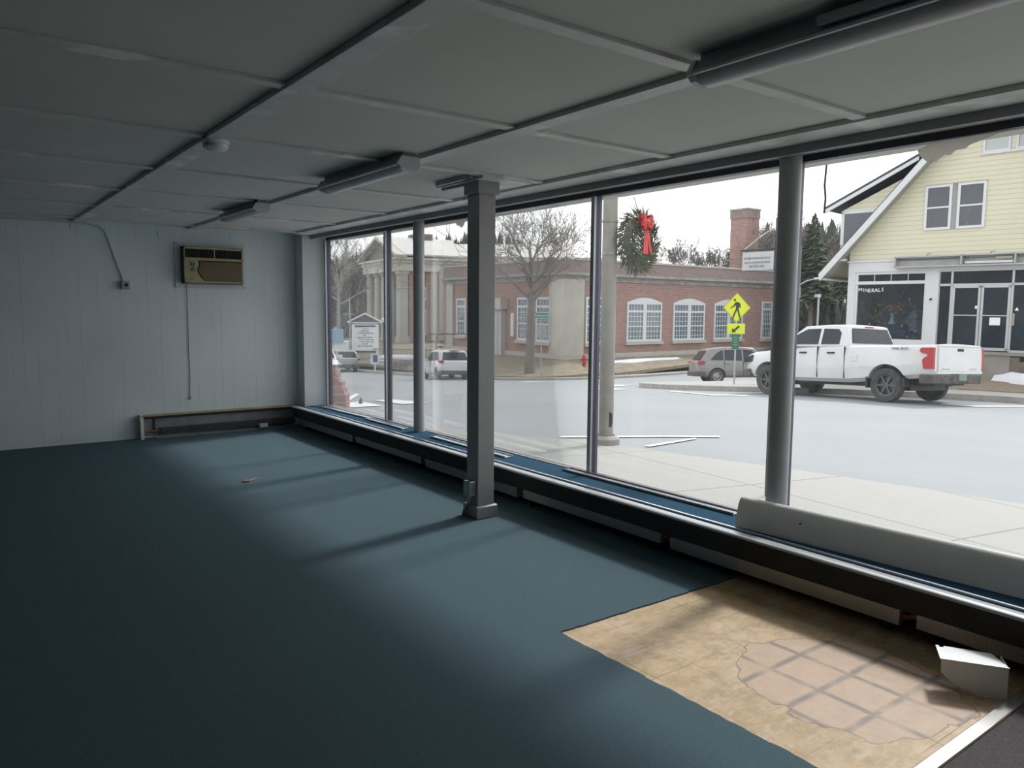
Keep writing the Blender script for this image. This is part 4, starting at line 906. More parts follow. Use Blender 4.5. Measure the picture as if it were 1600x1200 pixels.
bwin(34.15,35.75,-.70,2.36,'R',False,False,4)
bwin(38.95,40.45,-.66,2.32,'L',False,False,4); bwin(41.05,42.55,-.62,2.32,'L',False,False,4); bwin(49.1,50.4,-.55,2.30,'L',False,False,3)
m_ = MB(); m_.box((BX+.02,42.95,-.4),(BX+.14,43.3,1.25)); bpart(m_, 'slit_window', M_wframe)
m_ = MB(); m_.box((BX-.3,44.0,-1.9),(BX+.14,46.2,1.5)); m_.box((BX-.5,43.8,1.5),(BX+.14,46.4,2.3)); bpart(m_, 'door_surround', M_stone)
m_ = MB(); m_.box((BX-.34,44.4,-1.9),(BX-.28,45.8,1.2)); bpart(m_, 'door', P('pale_grey_door', (.52,.54,.58), .5))
m_ = MB()
for k in range(4): m_.box((BX-1.6+k*.3,44.0,-2.6),(BX-.2,46.2,-2.15+k*.14))
bpart(m_, 'steps', M_stone_dirty)
m_ = MB(); m_.box((BX+25.9,BY+.02,-1.4),(XE+.12,BY+.4,3.5)); bpart(m_, 'end_trim', M_wframe)
ch = thing('brick_chimney', 'tall square brick chimney above the flat roof', 'chimney', (56.6,41.9,4.0), R(-2))
MB().box((-.85,-.85,0),(.85,.85,5.9)).build('stack', M_brick, ch); MB().box((-.9,-.9,5.5),(.9,.9,6.25)).build('crown', M_brick_dark, ch); MB().box((-.95,-.95,6.2),(.95,.95,6.33)).build('cap', M_stone_dirty, ch)

# ------------------------------------------------------------------ columned courthouse
tp = thing('columned_courthouse', 'pale courthouse with columns and pediment behind the car', 'building', (34.6,64.0,-1.9), R(-8))
# local: y along the front (away), x along the side (right)
FL, SD, hC = 10.4, 12.0, 6.9
MB().box((-.6,-.5,-3),(SD,FL+.5,.12)).build('stylobate', M_stone_dirty, tp)
m_ = MB(); m_.box((2.6,.15,.1),(SD,FL-.15,hC)); m_.box((1.0,.15,.1),(2.7,.35,hC)); m_.build('brick_wall', M_brick_pink, tp)
m_ = MB(); m_.box((-.02,0,.1),(.85,.85,hC)); m_.build('corner_pier', M_column_stone, tp)
m_ = MB(); m_.box((-.12,-.1,.1),(.95,.95,.75)); m_.box((-.1,-.08,hC-.3),(.93,.93,hC)); m_.build('pier_base', M_column_stone, tp)
for y in (3.1,5.2,7.3,9.7):
    c_ = MB(); c_.lathe([(0,.1),(.58,.1),(.58,.35),(.48,.45),(.46,2.5),(.40,hC-.4),(.5,hC-.3),(.55,hC-.05),(0,hC)], 20, Matrix.Translation((.45,y,0))); c_.build('column', M_column_stone, tp, 40)
m_ = MB(); m_.box((-.15,-.15,hC),(SD,FL+.15,hC+.75)); m_.box((-.3,-.3,hC+.75),(SD,FL+.3,hC+1.05)); m_.box((-.55,-.55,hC+1.05),(SD,FL+.55,hC+1.25)); m_.build('entablature', M_entab, tp)
zp = hC+1.25; m_ = MB(); m_.px([(-.2,zp),(FL+.2,zp),(FL/2,zp+1.75)], .15, .4); m_.build('tympanum', P('grey_tympanum', (.36,.35,.31), .8, var=.25), tp)
for y0, y1 in ((-.65,FL/2),(FL+.65,FL/2)):
    m_ = MB(); m_.px([(y0,zp-.02),(y1,zp+2.02),(y1,zp+2.3),(y0-.1*(1 if y0<0 else -1),zp+.22)], -.6, .5); m_.build('raking_cornice', M_entab, tp)
    m_ = MB(); m_.px([(y0,zp+.16),(y1,zp+2.2),(y1,zp+2.34),(y0,zp+.3)], .3, 7.5); m_.build('roof_slope', M_roofmetal, tp)
m_ = MB(); m_.box((3.5,FL/2-.6,zp+1.9),(5.3,FL/2+1.6,zp+2.75)); m_.build('roof_vent', P('brown_vent', (.24,.18,.15), .8), tp)
for x in (3.15,4.05): MB().box((x,-.05,.3),(x+.6,.3,hC)).build('pilaster', M_column_stone, tp)
MB().box((4.95,-.3,.1),(6.4,.3,hC)).build('stone_bay', M_stone, tp)
for z0, z1 in ((.9,3.3),(4.2,5.4)):
    w_ = MB().box((2.1,.10,z0),(2.75,.2,z1)).build('side_window', M_wframe, tp); MB().box((2.22,.07,z0+.15),(2.63,.12,z1-.15)).build('pane', M_darkglass, w_)
w_ = MB().box((2.5,.9,2.2),(2.62,2.4,3.2)).build('door_panel', M_wframe, tp); MB().box((2.45,.9,.2),(2.58,2.3,5.8)).build('entrance', M_dark, tp)
# white roofed hall behind
hl = thing('white_roofed_hall', 'wide hall with broad snowy white roof behind brick wing', 'building', (39.77,71.3,0), R(-36.8))
MB().box((0,0,-3),(20,18,6.5)).build('wall', M_entab, hl)
m_ = MB(); m_.box((-.4,-.4,6.1),(20.4,18.4,6.95)); m_.build('eave_cornice', M_entab, hl)
m_ = MB(); m_.loft([[(-.5,-.5,6.9),(20.4,-.5,6.9),(20.4,18.5,6.9),(-.5,18.5,6.9)],[(1.5,8,8.9),(16.5,8,9.0),(16.5,10,9.0),(1.5,10,8.9)]]); m_.build('roof', M_roofmetal, hl)

# ------------------------------------------------------------------ street furniture
def post(root, pts, r_, mat, name='post', n=10): return wpart(MB().tube(pts, r_, n), name, mat, root, smooth=60)
t = thing('concrete_pole', 'thick weathered concrete pole on the sidewalk right of the mullion', 'pole', (6.392,6.631,-.13))
MB().lathe([(0,-.1),(.09,-.1),(.087,3),(.08,6.5),(0,6.5)], 24).build('shaft', M_pole, t, 40)
m_ = MB(); m_.lathe([(0,-.15),(.175,-.15),(.17,.10),(.13,.135),(.11,.14)], 14); m_.build('footing', M_stone_dirty, t, 30)
hx = Vector((0-6.38, 0-6.64, 0)).normalized(); hp = MB()
Mh = Matrix.Translation(Vector((0,0,.34))+hx*.082+Vector((hx.y,-hx.x,0))*-.045) @ Matrix.Rotation(math.atan2(hx.y,hx.x),4,'Z')
hp.prism([tuple(Mh @ Vector((.0,y,z))) for y,z in ((-.03,-.09),(.02,-.09),(.03,-.05),(.03,.06),(.01,.09),(-.03,.08))], hx*-.03); hp.build('hand_hole', M_black, t)
for z in (2.68,2.30): MB().lathe([(.08,0),(.094,0),(.094,.03),(.08,.03)], 24, Matrix.Translation((0,0,z))).build('band', M_pole if z>2.5 else M_alu_dull, t)
t = thing('wreath', 'evergreen wreath with red bow hung on the concrete pole', 'wreath', (6.735,6.50,2.335))
t.rotation_euler = (R(90), 0, R(-37+50)); t.scale = (.92,.92,.92)
wm = MB(); random.seed(3)
for k in range(1500):
    a = random.uniform(0,2*PI); b_ = random.uniform(0,2*PI); rr = .11*math.sqrt(random.uniform(.2,1)); c0 = Vector(((.28+rr*math.cos(b_))*math.cos(a), (.28+rr*math.cos(b_))*math.sin(a), rr*math.sin(b_)))
    d_ = (Vector((-math.sin(a),math.cos(a),0))*random.uniform(.1,1) + Vector((math.cos(b_)*math.cos(a),math.cos(b_)*math.sin(a),math.sin(b_)))*random.uniform(.2,1)).normalized(); L_ = random.uniform(.05,.13)
    s_ = d_.cross(Vector((random.random(),random.random(),random.random()))).normalized()*.007
    wm.prism([tuple(c0-s_), tuple(c0+d_*L_), tuple(c0+s_)], d_.cross(s_).normalized()*.006)
wm.build('greenery', P('wreath_needles', (.065,.10,.045), .8, col2=(.15,.17,.07), scale=9), t)
MB().lathe([(.24,-.03),(.32,-.03),(.32,.03),(.24,.03),(.24,-.03)], 24).build('wire_frame', M_bark, t)
bw_ = MB()
for s in (-1,1):
    for k, ang in ((.13,.5),(.115,-.1),(.10,-.55)):
        pth = [Vector((s*k*math.sin(PI*u/8)*1.15*math.cos(ang)+.0, k*math.sin(PI*u/8)*math.sin(ang)*1.0+.24, .10+.05*math.sin(2*PI*u/8))) for u in range(9)]
        for p, q in zip(pth, pth[1:]): bw_.prism([tuple(p+Vector((0,.045,0))), tuple(p-Vector((0,.045,0))), tuple(q-Vector((0,.045,0))), tuple(q+Vector((0,.045,0)))], (0,0,.012))
bw_.lathe([(0,-.05),(.04,-.03),(.045,.0),(.04,.03),(0,.05)], 10, Matrix.Translation((0,.24,.12)))
for a0, a1 in ((.05,.16),(-.05,-.02),(-.02,.05)): bw_.prism([(-.022+a0*.2,.22,.11),(.022+a0*.2,.22,.11),(a1+.03,-.16,.10),(a1-.03,-.16,.10)], (0,0,.008))
bw_.build('bow', M_red, t)
tie = MB().tube([(0,.36,0),(-.16,.55,.02)], .005, 5); tie.build('hanging_wire', M_iron, t)

t = thing('hanging_sign', 'white hanging sign on a scroll bracket left of round column', 'sign', (5.5,3.93,1.95))
MB().box((-.012,-.145,-.085),(.012,.145,.065)).build('board', M_white, t)
MB().tube([(0,-.17,.085),(0,.17,.085)], .008, 8).build('bar', M_iron, t)
for y in (-.12,.12): MB().tube([(0,y,.06),(0,y,.085)], .004, 6).build('hook', M_iron, t)
MB().tube([(0,.145,.085),(0,-.02,.19),(0,-.13,.245)], .004, 6).build('stay', M_alu, t)
MB().tube([(0,-.174,-.95),(0,-.174,.33)], .012, 8).build('post', M_iron, t)
sc_ = MB()
for a in (0,1): sc_.tube([(0,-.14+.0,.20-.05*a),(0,-.09,.17-.05*a),(0,-.075,.13-.03*a),(0,-.10,.10),(0,-.12,.12),(0,-.105,.135)], .005, 6)
sc_.build('scroll', M_iron, t)
MB().tube([(0,-.174,-2.06),(0,-.174,-.95)], .012, 8).build('ground_post', M_iron, t)
for i, (s, z) in enumerate((('info@rwstdmonts.shop', .015),('www.rwstdmonts.shop', -.02),('802 595 1096', -.055))):
    Mt = Matrix.Translation((-.0135,0,z)) @ Matrix.Rotation(R(-90),4,'Z') @ Matrix.Rotation(R(90),4,'X')
    text(s, .027, M_grey_text, 'lettering', t, Mt, .0006)

# crosswalk sign
sx_, sy_ = 22.55, 16.9; zg = lotz(sx_, sy_)
t = thing('crosswalk_sign', 'fluorescent yellow-green pedestrian crossing sign on a steel post', 'sign', (sx_,sy_,zg)); face = math.atan2(0-sy_, 0-sx_)
t.rotation_euler.z = face+R(90)     # local -y faces the room
MB().box((-.03,-.0,0),(.03,.05,3.05)).build('post', M_galv, t)
zc = 2.72; hd = .47
def plate(name, pts, y0, y1, mat): return MB().py(pts, y0, y1).build(name, mat, t)
dm = plate('diamond_panel', [(0,zc+.53),(hd,zc),(0,zc-.53),(-hd,zc)], -.02, 0, M_yg)
bd = MB(); o1, o2 = 1.0, .955
q = [(0,.53),(hd,0),(0,-.53),(-hd,0)]
for k in range(4):
    a, b_ = q[k], q[(k+1)%4]; bd.py([(a[0]*.97,zc+a[1]*.97),(b_[0]*.97,zc+b_[1]*.97),(b_[0]*.945,zc+b_[1]*.945),(a[0]*.945,zc+a[1]*.945)], -.024, -.02)
bd.build('border', M_signblack, dm)
pd = MB()
pd.lathe([(0,0),(.043,0),(.043,.004),(0,.004)], 16, Matrix.Translation((-.075,-.02,zc+.27)) @ Matrix.Rotation(R(90),4,'X'))
for poly in ([(-.05,.19),(.04,.20),(.10,.14),(.085,.0),(.06,-.04),(-.03,-.04),(-.04,.08)],[(-.05,.19),(-.01,.12),(-.09,.04),(-.20,-.03),(-.215,.0),(-.12,.07),(-.08,.15)],[(.04,.20),(.115,.14),(.13,.0),(.105,-.01),(.08,.1),(.02,.15)],[(-.03,-.04),(.03,-.04),(-.06,-.25),(-.10,-.38),(-.145,-.37),(-.10,-.2)],[(.0,-.04),(.06,-.04),(.10,-.2),(.14,-.37),(.095,-.38),(.05,-.22)]):
    pd.py([(x,zc+z) for x,z in poly], -.026, -.02)
pd.build('walking_figure', M_signblack, dm)
pa = plate('arrow_panel', [(-.30,1.80),(.30,1.80),(.30,2.16),(-.30,2.16)], -.02, 0, M_yg)
ar = MB(); ar.py([(-.15,1.85),(.0,1.855),(-.035,1.90),(.13,2.04),(.085,2.10),(-.085,1.945),(-.125,2.0)], -.026, -.02); ar.build('arrow', M_signblack, pa)
gp_ = plate('green_panel', [(-.13,1.25),(.12,1.25),(.12,1.78),(-.13,1.78)], -.02, 0, M_green2)
lg = MB()
for k, w_ in ((0,.07),(1,.09),(2,.06),(3,.08)): lg.box((-w_,-.024,1.66-k*.09),(w_*.8,-.02,1.685-k*.09))
lg.build('faint_lines', P('pale_green_print', (.2,.42,.33), .6), gp_)

# street name sign, stop sign seen from behind
t = thing('street_sign', 'green street name blades above back of an octagonal sign', 'sign', (27.0,33.35,-2.15)); t.rotation_euler.z = math.atan2(-33.35,-27.0)+R(90)
zs = lawnz(27.0,33.35); t.location.z = zs
MB().tube([(0,0,0),(0,0,3.45)], .035, 8).build('post', M_galv, t)
s1 = MB().box((-.40,-.015,3.32),(.40,.015,3.60)).build('name_blade', M_green, t)
text('Federal St', .20, M_white, 'lettering', s1, Matrix.Translation((0,-.017,3.455)) @ Matrix.Rotation(R(90),4,'X'))
s2_ = MB().box((-.27,-.015,3.08),(.27,.015,3.28)).build('name_blade', M_green, t)
text('Court St', .14, M_white, 'lettering', s2_, Matrix.Translation((0,-.017,3.175)) @ Matrix.Rotation(R(90),4,'X'))
oc = [(.38*math.cos(R(22.5+45*k))*.85, 2.55+.42*math.sin(R(22.5+45*k))) for k in range(8)]
MB().py(oc, .04, .06).build('octagon_back', P('bare_sign_back', (.45,.45,.45), .5, .3), t)
# hydrant
hyx, hyy = 32.3, 35.6; t = thing('fire_hydrant', 'red fire hydrant on the winter grass by courthouse', 'hydrant', (hyx,hyy,lawnz(hyx,hyy)))
MB().lathe([(0,0),(.17,0),(.17,.05),(.12,.07),(.12,.5),(.15,.52),(.15,.56),(.12,.58),(.12,.64),(.09,.74),(.04,.79),(0,.8)], 18).build('barrel', M_hyd, t, 40)
MB().tube([(-.22,.1,.45),(.22,-.1,.45)], .06, 10).build('side_nozzle', M_hyd, t); MB().tube([(0,0,.4),(-.15,-.2,.4)], .075, 10).build('pumper_nozzle', M_hyd, t)
# church style letter board
t = thing('letter_board', 'white roofed letter board sign in front of the columned building', 'sign', (27.5,56.7,0)); t.location.z = lawnz(27.5,56.7)-.3; t.rotation_euler.z = math.atan2(-56.7,-27.5)+R(90)
bz = t.location.z
def zz(v): return v-bz
m_ = MB()
for x in (-.95,.95): m_.box((x-.12,-.1,0),(x+.12,.1,zz(.20)))
m_.build('post', M_white, t)
MB().box((-.84,-.05,zz(-1.95)),(.84,.05,zz(-.05))).build('board', M_white, t)
MB().box((-1.1,-.09,zz(.0)),(1.1,.09,zz(.32))).build('name_band', P('dark_grey_band', (.10,.09,.10), .7), t)
m_ = MB(); m_.py([(-1.25,zz(.32)),(1.25,zz(.32)),(0,zz(.98))], -.06, .06); m_.build('gable_panel', P('brown_gable', (.20,.165,.16), .8), t)
m_ = MB(); m_.py([(-1.4,zz(.30)),(0,zz(1.0)),(1.4,zz(.30)),(1.4,zz(.42)),(0,zz(1.14)),(-1.4,zz(.42))], -.16, .16); m_.box((-1.3,-.12,zz(.28)),(1.3,.12,zz(.36))); m_.build('gable_roof', M_white, t)
m_ = MB()
for k in range(13): m_.box((-.88+k*.138,-.10,zz(.08)),(-.80+k*.138,-.088,zz(.25)))
m_.build('band_lettering', M_white, t)
m_ = MB(); random.seed(5)
for row, (x0, x1) in enumerate(((-.25,.2),(-.4,.35),(-.62,.62),(-.2,.1),(-.6,.6),None and (0,0) or (-.5,.65),(-.42,.65),(-.3,.2),(-.6,.6))):
    x = x0
    while x < x1:
        w_ = random.uniform(.05,.14); m_.box((x,-.056,zz(-.22-row*.175)),(min(x+w_,x1),-.049,zz(-.14-row*.175))); x += w_+random.uniform(.03,.07)
m_.build('letter_rows', M_dark_text, t)
MB().box((-.84,-.05,zz(-2.1)),(.84,.05,zz(-1.95))).build('lower_band', P('dark_grey_band2', (.10,.09,.10), .7), t)
# globe lamp
t = thing('globe_lamp', 'globe street lamp on a dark post right of letter board', 'street lamp', (28.8,56.0,-2.6)); t.location.z = lawnz(28.8,56)-.3
zl_ = .52-t.location.z
MB().lathe([(0,0),(.14,0),(.1,.3),(.055,.5),(.05,zl_-.5),(.1,zl_-.25),(.06,zl_-.15),(0,zl_-.15)], 12).build('post', M_iron, t, 40)
MB().lathe([(0,zl_-.2)]+[(.2*math.sin(PI*k/8), zl_-.2*math.cos(PI*k/8)) for k in range(1,8)]+[(0,zl_+.2)], 16).build('globe', M_lens, t, 60)
# cross-armed pole near the left
t = thing('cross_arm_pole', 'thin pale pole with one cross arm behind the silver car', 'pole', (25.8,55.9,G(25.8,55.9)+.1))
MB().tube([(0,0,0),(0,0,5.6)], .05, 8).build('pole', M_galv, t); MB().tube([(-.45,.3,4.4),(.35,-.25,4.4)], .03, 6).build('arm', M_galv, t)
# pipe frame
t = thing('pipe_frame', 'dark brown pipe frame standing on lawn behind the white car', 'pipe frame', (26.8,42.6,-2.5)); zb0 = lawnz(26.8,42.6)-.2
t.location.z = zb0
M_pipe = P('brown_pipe', (.12,.10,.09), .8)
wpart(MB().tube([(26.0,43.1,zb0),(26.0,43.1,-.16)], .05, 8), 'post', M_pipe, t); wpart(MB().tube([(27.85,41.75,zb0),(27.85,41.75,-.13)], .07, 8), 'post', M_pipe, t); wpart(MB().tube([(25.6,43.4,-.16),(28.3,41.4,-.13)], .05, 8), 'cross_bar', M_pipe, t)
# iron fence along the lawn
t = thing('iron_fence', 'low dark iron fence before the columned courthouse', 'fence', (28,55,-2.6))
f_ = MB(); p0, p1 = Vector((27.9,58.5)), Vector((28.4,45.0)); nn = 60; rl = MB()
for k in range(nn+1):
    p = p0.lerp(p1, k/nn); z = lawnz(p.x,p.y); f_.tube([(p.x,p.y,z-.1),(p.x,p.y,z+1.05)], .014, 4)
for h_ in (.2,1.0): rl.tube([(p0.lerp(p1,k/8).x, p0.lerp(p1,k/8).y, lawnz(*p0.lerp(p1,k/8))+h_) for k in range(9)], .02, 5)
wpart(f_, 'pickets', M_iron, t); wpart(rl, 'rails', M_iron, t)
t = thing('blue_sign', 'small blue and white sign low before the letter board', 'sign', (26.3,52.6,G(26.3,52.6)+.13))
MB().box((-.05,-.05,0),(.05,.05,.9)).build('post', M_white, t); MB().box((-.32,-.06,.5),(.3,.06,1.25)).build('panel', M_white, t); MB().box((-.2,-.07,.65),(.18,-.055,1.2)).build('emblem', P('sign_blue', (.06,.12,.35), .5), t)
snow('snow_patch', 'strip of old snow on the lawn before the letter board', blob(28.6,54.2,.5,2.6,R(10)), lambda x,y: lawnz(x,y)+.04, .3)
random.seed(14)
def shrub(label, x, y, r_, h):
    t = thing('bare_shrub', label, 'shrub', (x,y,lawnz(x,y)+.03)); m_ = MB()
    for k in range(160):
        a = random.uniform(0,2*PI); q = r_*math.sqrt(random.random()); p = Vector((q*math.cos(a), q*math.sin(a), 0)); e = Vector((random.gauss(0,.15),random.gauss(0,.15),h*random.uniform(.5,1)))
        m_.tube([tuple(p), tuple(p+e*.6), tuple(p+e+Vector((random.gauss(0,.1),random.gauss(0,.1),0)))], [.012,.009,.004], 3, cap=False)
    m_.build('twigs', M_mulch, t)
shrub('low brown shrub at the curb left of the white car', 26.9, 46.2, .9, .6)
shrub('low brown shrub between blue sign and left round column', 26.9, 49.5, .9, .6)
# blue lift truck far left
t = thing('lift_truck', 'blue and white work truck parked far beyond silver car', 'truck', (29.0,65.6,-3.9)); t.rotation_euler.z = R(65)
MB().box((-3,-1,.5),(2.2,1,1.0)).build('chassis', P('grey_chassis', (.3,.33,.36), .6), t); MB().box((-2.6,-1.05,1.0),(.4,1.05,2.4)).build('box_body', M_white, t)
MB().box((.7,-1,.9),(2.3,1,2.5)).build('cab', M_blue, t); MB().box((1.2,-1.02,1.75),(2.32,1.02,2.3)).build('cab_window', M_carglass, t)
MB().prism([(-2.8,-.3,2.5),(1.8,-.3,3.3),(1.8,-.3,3.6),(-2.8,-.3,2.9)], (0,.6,0)).build('boom', M_blue, t); MB().box((-2.9,-.6,2.4),(-1.8,.6,3.5)).build('bucket', P('pale_blue', (.35,.55,.72), .5), t)
for x in (-2,1.4):
    for s in (-1,1): MB().lathe([(0,0),(.45,0),(.45,.25),(0,.25)], 16, Matrix.Translation((x,s*.95,.45)) @ Matrix.Rotation(R(90),4,'X')).build('wheel', M_tyre, t)
# utility pole with lamp arm, and small lamp post
t = thing('utility_pole', 'wooden utility pole with lamp arm at the brick wall end', 'pole', (50.0,32.2,G(50,32.2)))
MB().lathe([(0,0),(.17,0),(.13,9),(0,9)], 12).build('pole', P('grey_wood_pole', (.36,.31,.28), .9, var=.25, scale=3), t, 40)
ux_ = Vector((.80,-.6,0)); m_ = MB().tube([tuple(Vector((0,0,6.1))), tuple(ux_*.6+Vector((0,0,6.45))), tuple(ux_*1.2+Vector((0,0,6.6)))], .05, 6); m_.build('lamp_arm', M_galv, t)
m_ = MB().tube([tuple(ux_*1.1+Vector((0,0,6.58))), tuple(ux_*1.7+Vector((0,0,6.62)))], .1, 8); m_.build('lamp_head', M_galv, t)
MB().box((-.5,-.1,5.0),(.5,.1,5.1)).build('cross_piece', M_bark, t); MB().lathe([(0,5.2),(.22,5.2),(.22,6.0),(0,6.0)], 10).build('transformer', M_alu_dull, t)
t = thing('lot_lamp_post', 'slim pale lamp post before the trees left of the house', 'street lamp', (46.5,28.4,G(46.5,28.4)))
MB().tube([(0,0,0),(0,0,5.0)], .07, 8).build('post', M_galv, t); MB().box((-.35,-.1,4.9),(.12,.1,5.1)).build('lamp_head', M_galv, t)

# stepped brick pier by the corner pane, grey cone put in for a window film tear
t = thing('brick_pier', 'low stepped brick wall end just outside corner pane', 'wall', (5.56,12.95,-.5))
m_ = MB(); uxw = Vector((.80,-.60,0)); uyw = Vector((.6,.8,0)); o_ = Vector((5.38,13.55,-.75))
o_ = Vector((5.56,12.95,-.5))
for k, (w_, h_) in enumerate(((.29,.46),(.26,.55),(.22,.67),(.15,.81),(.105,.98))):
    m_.prism([tuple(o_-uxw*.3+uyw*.02*k), tuple(o_+uxw*w_+uyw*.02*k), tuple(o_+uxw*w_+uyw*(.35-.02*k)), tuple(o_-uxw*.3+uyw*(.35-.02*k))], (0,0,h_))
wpart(m_, 'brickwork', M_brick, t)
t = thing('film_tear_cone', 'small pointed grey cone standing in for a tear in the window film', 'film tear stand-in', (6.72,14.1,G(6.72,14.1)))
MB().lathe([(0,0),(.04,0),(.038,.05),(.018,.12),(0,.155)], 10).build('cone', P('slate_grey_cone', (.13,.14,.15), .7), t, 50)

# ------------------------------------------------------------------ trees
def branch(mb, p, d, L, r_, lvl, tw, up=.25, seg=4, spread=.55):
    path = [p.copy()]; rad = [r_]; q = p.copy(); dd = d.copy(); kids = []
    for k in range(seg):
        dd = (dd + Vector((random.gauss(0,.10),random.gauss(0,.10),random.gauss(0,.06)+up*.12))).normalized(); q = q + dd*L/seg
        path.append(q.copy()); rad.append(max(r_*(1-(k+1)/seg*.62), tw)); kids.append((q.copy(), dd.copy(), rad[-1]))
    mb.tube([tuple(v) for v in path], rad, 6 if lvl > 3 else (4 if lvl > 1 else 3), cap=False)
    if lvl == 0: return
    nk = 5 if lvl > 1 else 4
    for j in range(nk):
        q, dd, rr = kids[min(len(kids)-1, max(0, int(len(kids)*(.25+.75*(j+.5)/nk))))]
        a = random.uniform(0,2*PI); side = dd.cross(Vector((math.cos(a),math.sin(a),.3))).normalized()
        nd_ = (dd*random.uniform(.6,1)+side*random.uniform(spread*.7,spread*1.5)).normalized()
        branch(mb, q, nd_, L*random.uniform(.5,.74), max(rr*.62,tw), lvl-1, tw, up, seg, spread)
random.seed(21)
def bare_tree(label, x, y, z, h, trunk, lvl=4, tw=.012, mat=M_bark, fork=.3, n_main=9, spread=.55):
    t = thing('bare_tree', label, 'tree', (x,y,z))
    tm = MB(); top = Vector((random.gauss(0,.1),random.gauss(0,.1),h*fork*1.9))
    pth = [Vector((0,0,-.2)), Vector((.02,0,h*fork*.5)), Vector((.06,.03,h*fork)), Vector((.1,.05,h*fork*1.45)), top]
    tm.tube([tuple(v) for v in pth], [trunk*1.25,trunk*.92,trunk*.78,trunk*.5,trunk*.3], 10)
    tm.build('trunk', mat, t, 60)
    cm = MB()
    for k in range(n_main):
        f_ = .62+.38*k/(n_main-1); s = f_*4; i = min(3,int(s)); p = pth[i].lerp(pth[i+1], s-i) if i < 4 else pth[4]
        a = 2*PI*k*.382+random.uniform(-.3,.3); el = .55+.72*k/n_main
        d_ = Vector((math.cos(a)*math.cos(el), math.sin(a)*math.cos(el), math.sin(el)))
        branch(cm, p, d_, (h-p.z)*random.uniform(.5,.66)*(.75 if k > n_main*.6 else .85), trunk*(.42-.02*k), lvl-1, tw, .35, 4, spread)
    cm.build('branches', mat, t)
bare_tree('big bare tree with dark trunk in front of the brick wing', 27.7, 35.3, lawnz(27.7,35.3)-.05, 10.4, .27, 4, .012, M_bark, .33, 12, .55)
bare_tree('tall bare pale tree rising behind the silver car', 28.2, 63.5, -3.6, 12.5, .2, 4, .015, P('pale_bark', (.40,.385,.36), .9), .35, 9)
bare_tree('bare tree above flat roof farther from the brick chimney', 62.5, 54.5, 1.5, 7.6, .2, 4, .02, M_bark_far, .3, 9)
bare_tree('bare tree above flat roof next to the dark spruce', 65.4, 52.6, 1.5, 7.0, .2, 4, .02, M_bark_far, .3, 9)
bare_tree('bare tree by the utility pole left of the house', 57.5, 37.5, -.8, 10.5, .18, 4, .018, M_bark_far, .3, 10)
random.seed(8)
def conifer(label, x, y, z, h, rad, mat=M_needle, n=900, name='conifer', bare=.12):
    t = thing(name, label, 'tree', (x,y,z))
    MB().tube([(0,0,-.3),(0,0,h*.97)], [h*.022,h*.004], 8).build('trunk', M_bark, t)
    m_ = MB()
    for k in range(n):
        f_ = bare+(1-bare)*random.random()**1.25; z_ = f_*h; rr = rad*(1-f_)**.8*random.uniform(.35,1.08)+.05; a = random.uniform(0,2*PI)
        c0 = Vector((rr*math.cos(a)*.35, rr*math.sin(a)*.35, z_)); tip = Vector((rr*math.cos(a), rr*math.sin(a), z_-rr*.18+random.gauss(0,.1))); s_ = Vector((-math.sin(a),math.cos(a),0))*rr*.17+Vector((0,0,.05))
        mid = c0.lerp(tip,.6)
        m_.prism([tuple(c0), tuple(mid+s_), tuple(tip), tuple(mid-s_)], (0,0,-.05))
    m_.build('needles', mat, t)
conifer('dark spruce above flat roof left of brick chimney', 66.8, 50.9, 1.0, 7.8, 2.2, n=700)
conifer('tallest dark pine between utility pole and house eave', 54.0, 33.6, -1.2, 10.2, 2.8, n=1300, bare=.36)
conifer('broad dark pine right behind the house eave', 52.5, 29.5, -1.0, 9.0, 2.4, n=1100, bare=.42)
conifer('small dark pine beside utility pole at the brick wall end', 58.5, 35.4, -1.0, 8.4, 1.8, n=900, bare=.4)
conifer('pale conifer behind two dark pines left of house', 60.0, 34.0, -1.0, 10.0, 2.4, n=1000, bare=.4)

# wooded hill far behind
def hillz(r_, a):
    d = math.degrees(a)                    # heading
    r0 = 92-(34 if d > 50 else 34*max(0,(d-44)/6) if d > 44 else 0); r1 = 168-(58 if d > 50 else 58*max(0,(d-44)/6) if d > 44 else 0)
    hmax = 8.0+6.0*math.exp(-((d-34)/5.5)**2) - (9.0 if d > 40 and d <= 52 else 0)*min(1,(d-40)/4 if d > 40 else 0) - (1.0 if d > 52 else 0)
    k = min(1, max(0, (r_-r0)/(r1-r0))); k = k*k*(3-2*k)
    return -4.2+(1.9 if d > 50 else 0)+k*(hmax+4.2)
bm = bmesh.new(); rows = []
for i in range(18):
    r_ = 56+i*8; rows.append([bm.verts.new((r_*math.sin(R(h_)), r_*math.cos(R(h_)), hillz(r_, R(h_)))) for h_ in range(8,76,2)])
for a, b_ in zip(rows, rows[1:]):
    for k in range(len(a)-1): bm.faces.new((a[k],a[k+1],b_[k+1],b_[k]))
me = bpy.data.meshes.new('hillside'); bm.to_mesh(me); bm.free(); me.materials.append(P('leaf_litter_slope', (.23,.195,.165), .95, col2=(.17,.15,.13), scale=.15, world=True))
ho = bpy.data.objects.new('hillside', me); COL.objects.link(ho); ho['kind'] = 'structure'
for k in range(14):
    d = random.uniform(57.2,63); r_ = random.uniform(66,92); x, y = r_*math.sin(R(d)), r_*math.cos(R(d))
    o = snow('snow_patch', 'snow patch on wooded slope left of the yellow house', blob(x,y,random.uniform(1.5,3.2),random.uniform(.6,1.2),R(-35)), lambda a,b: hillz(math.hypot(a,b), math.atan2(a,b))+.05, .2); o['group'] = 'snow patches on the slope'
random.seed(11)
fm, tm_ = MB(), MB()
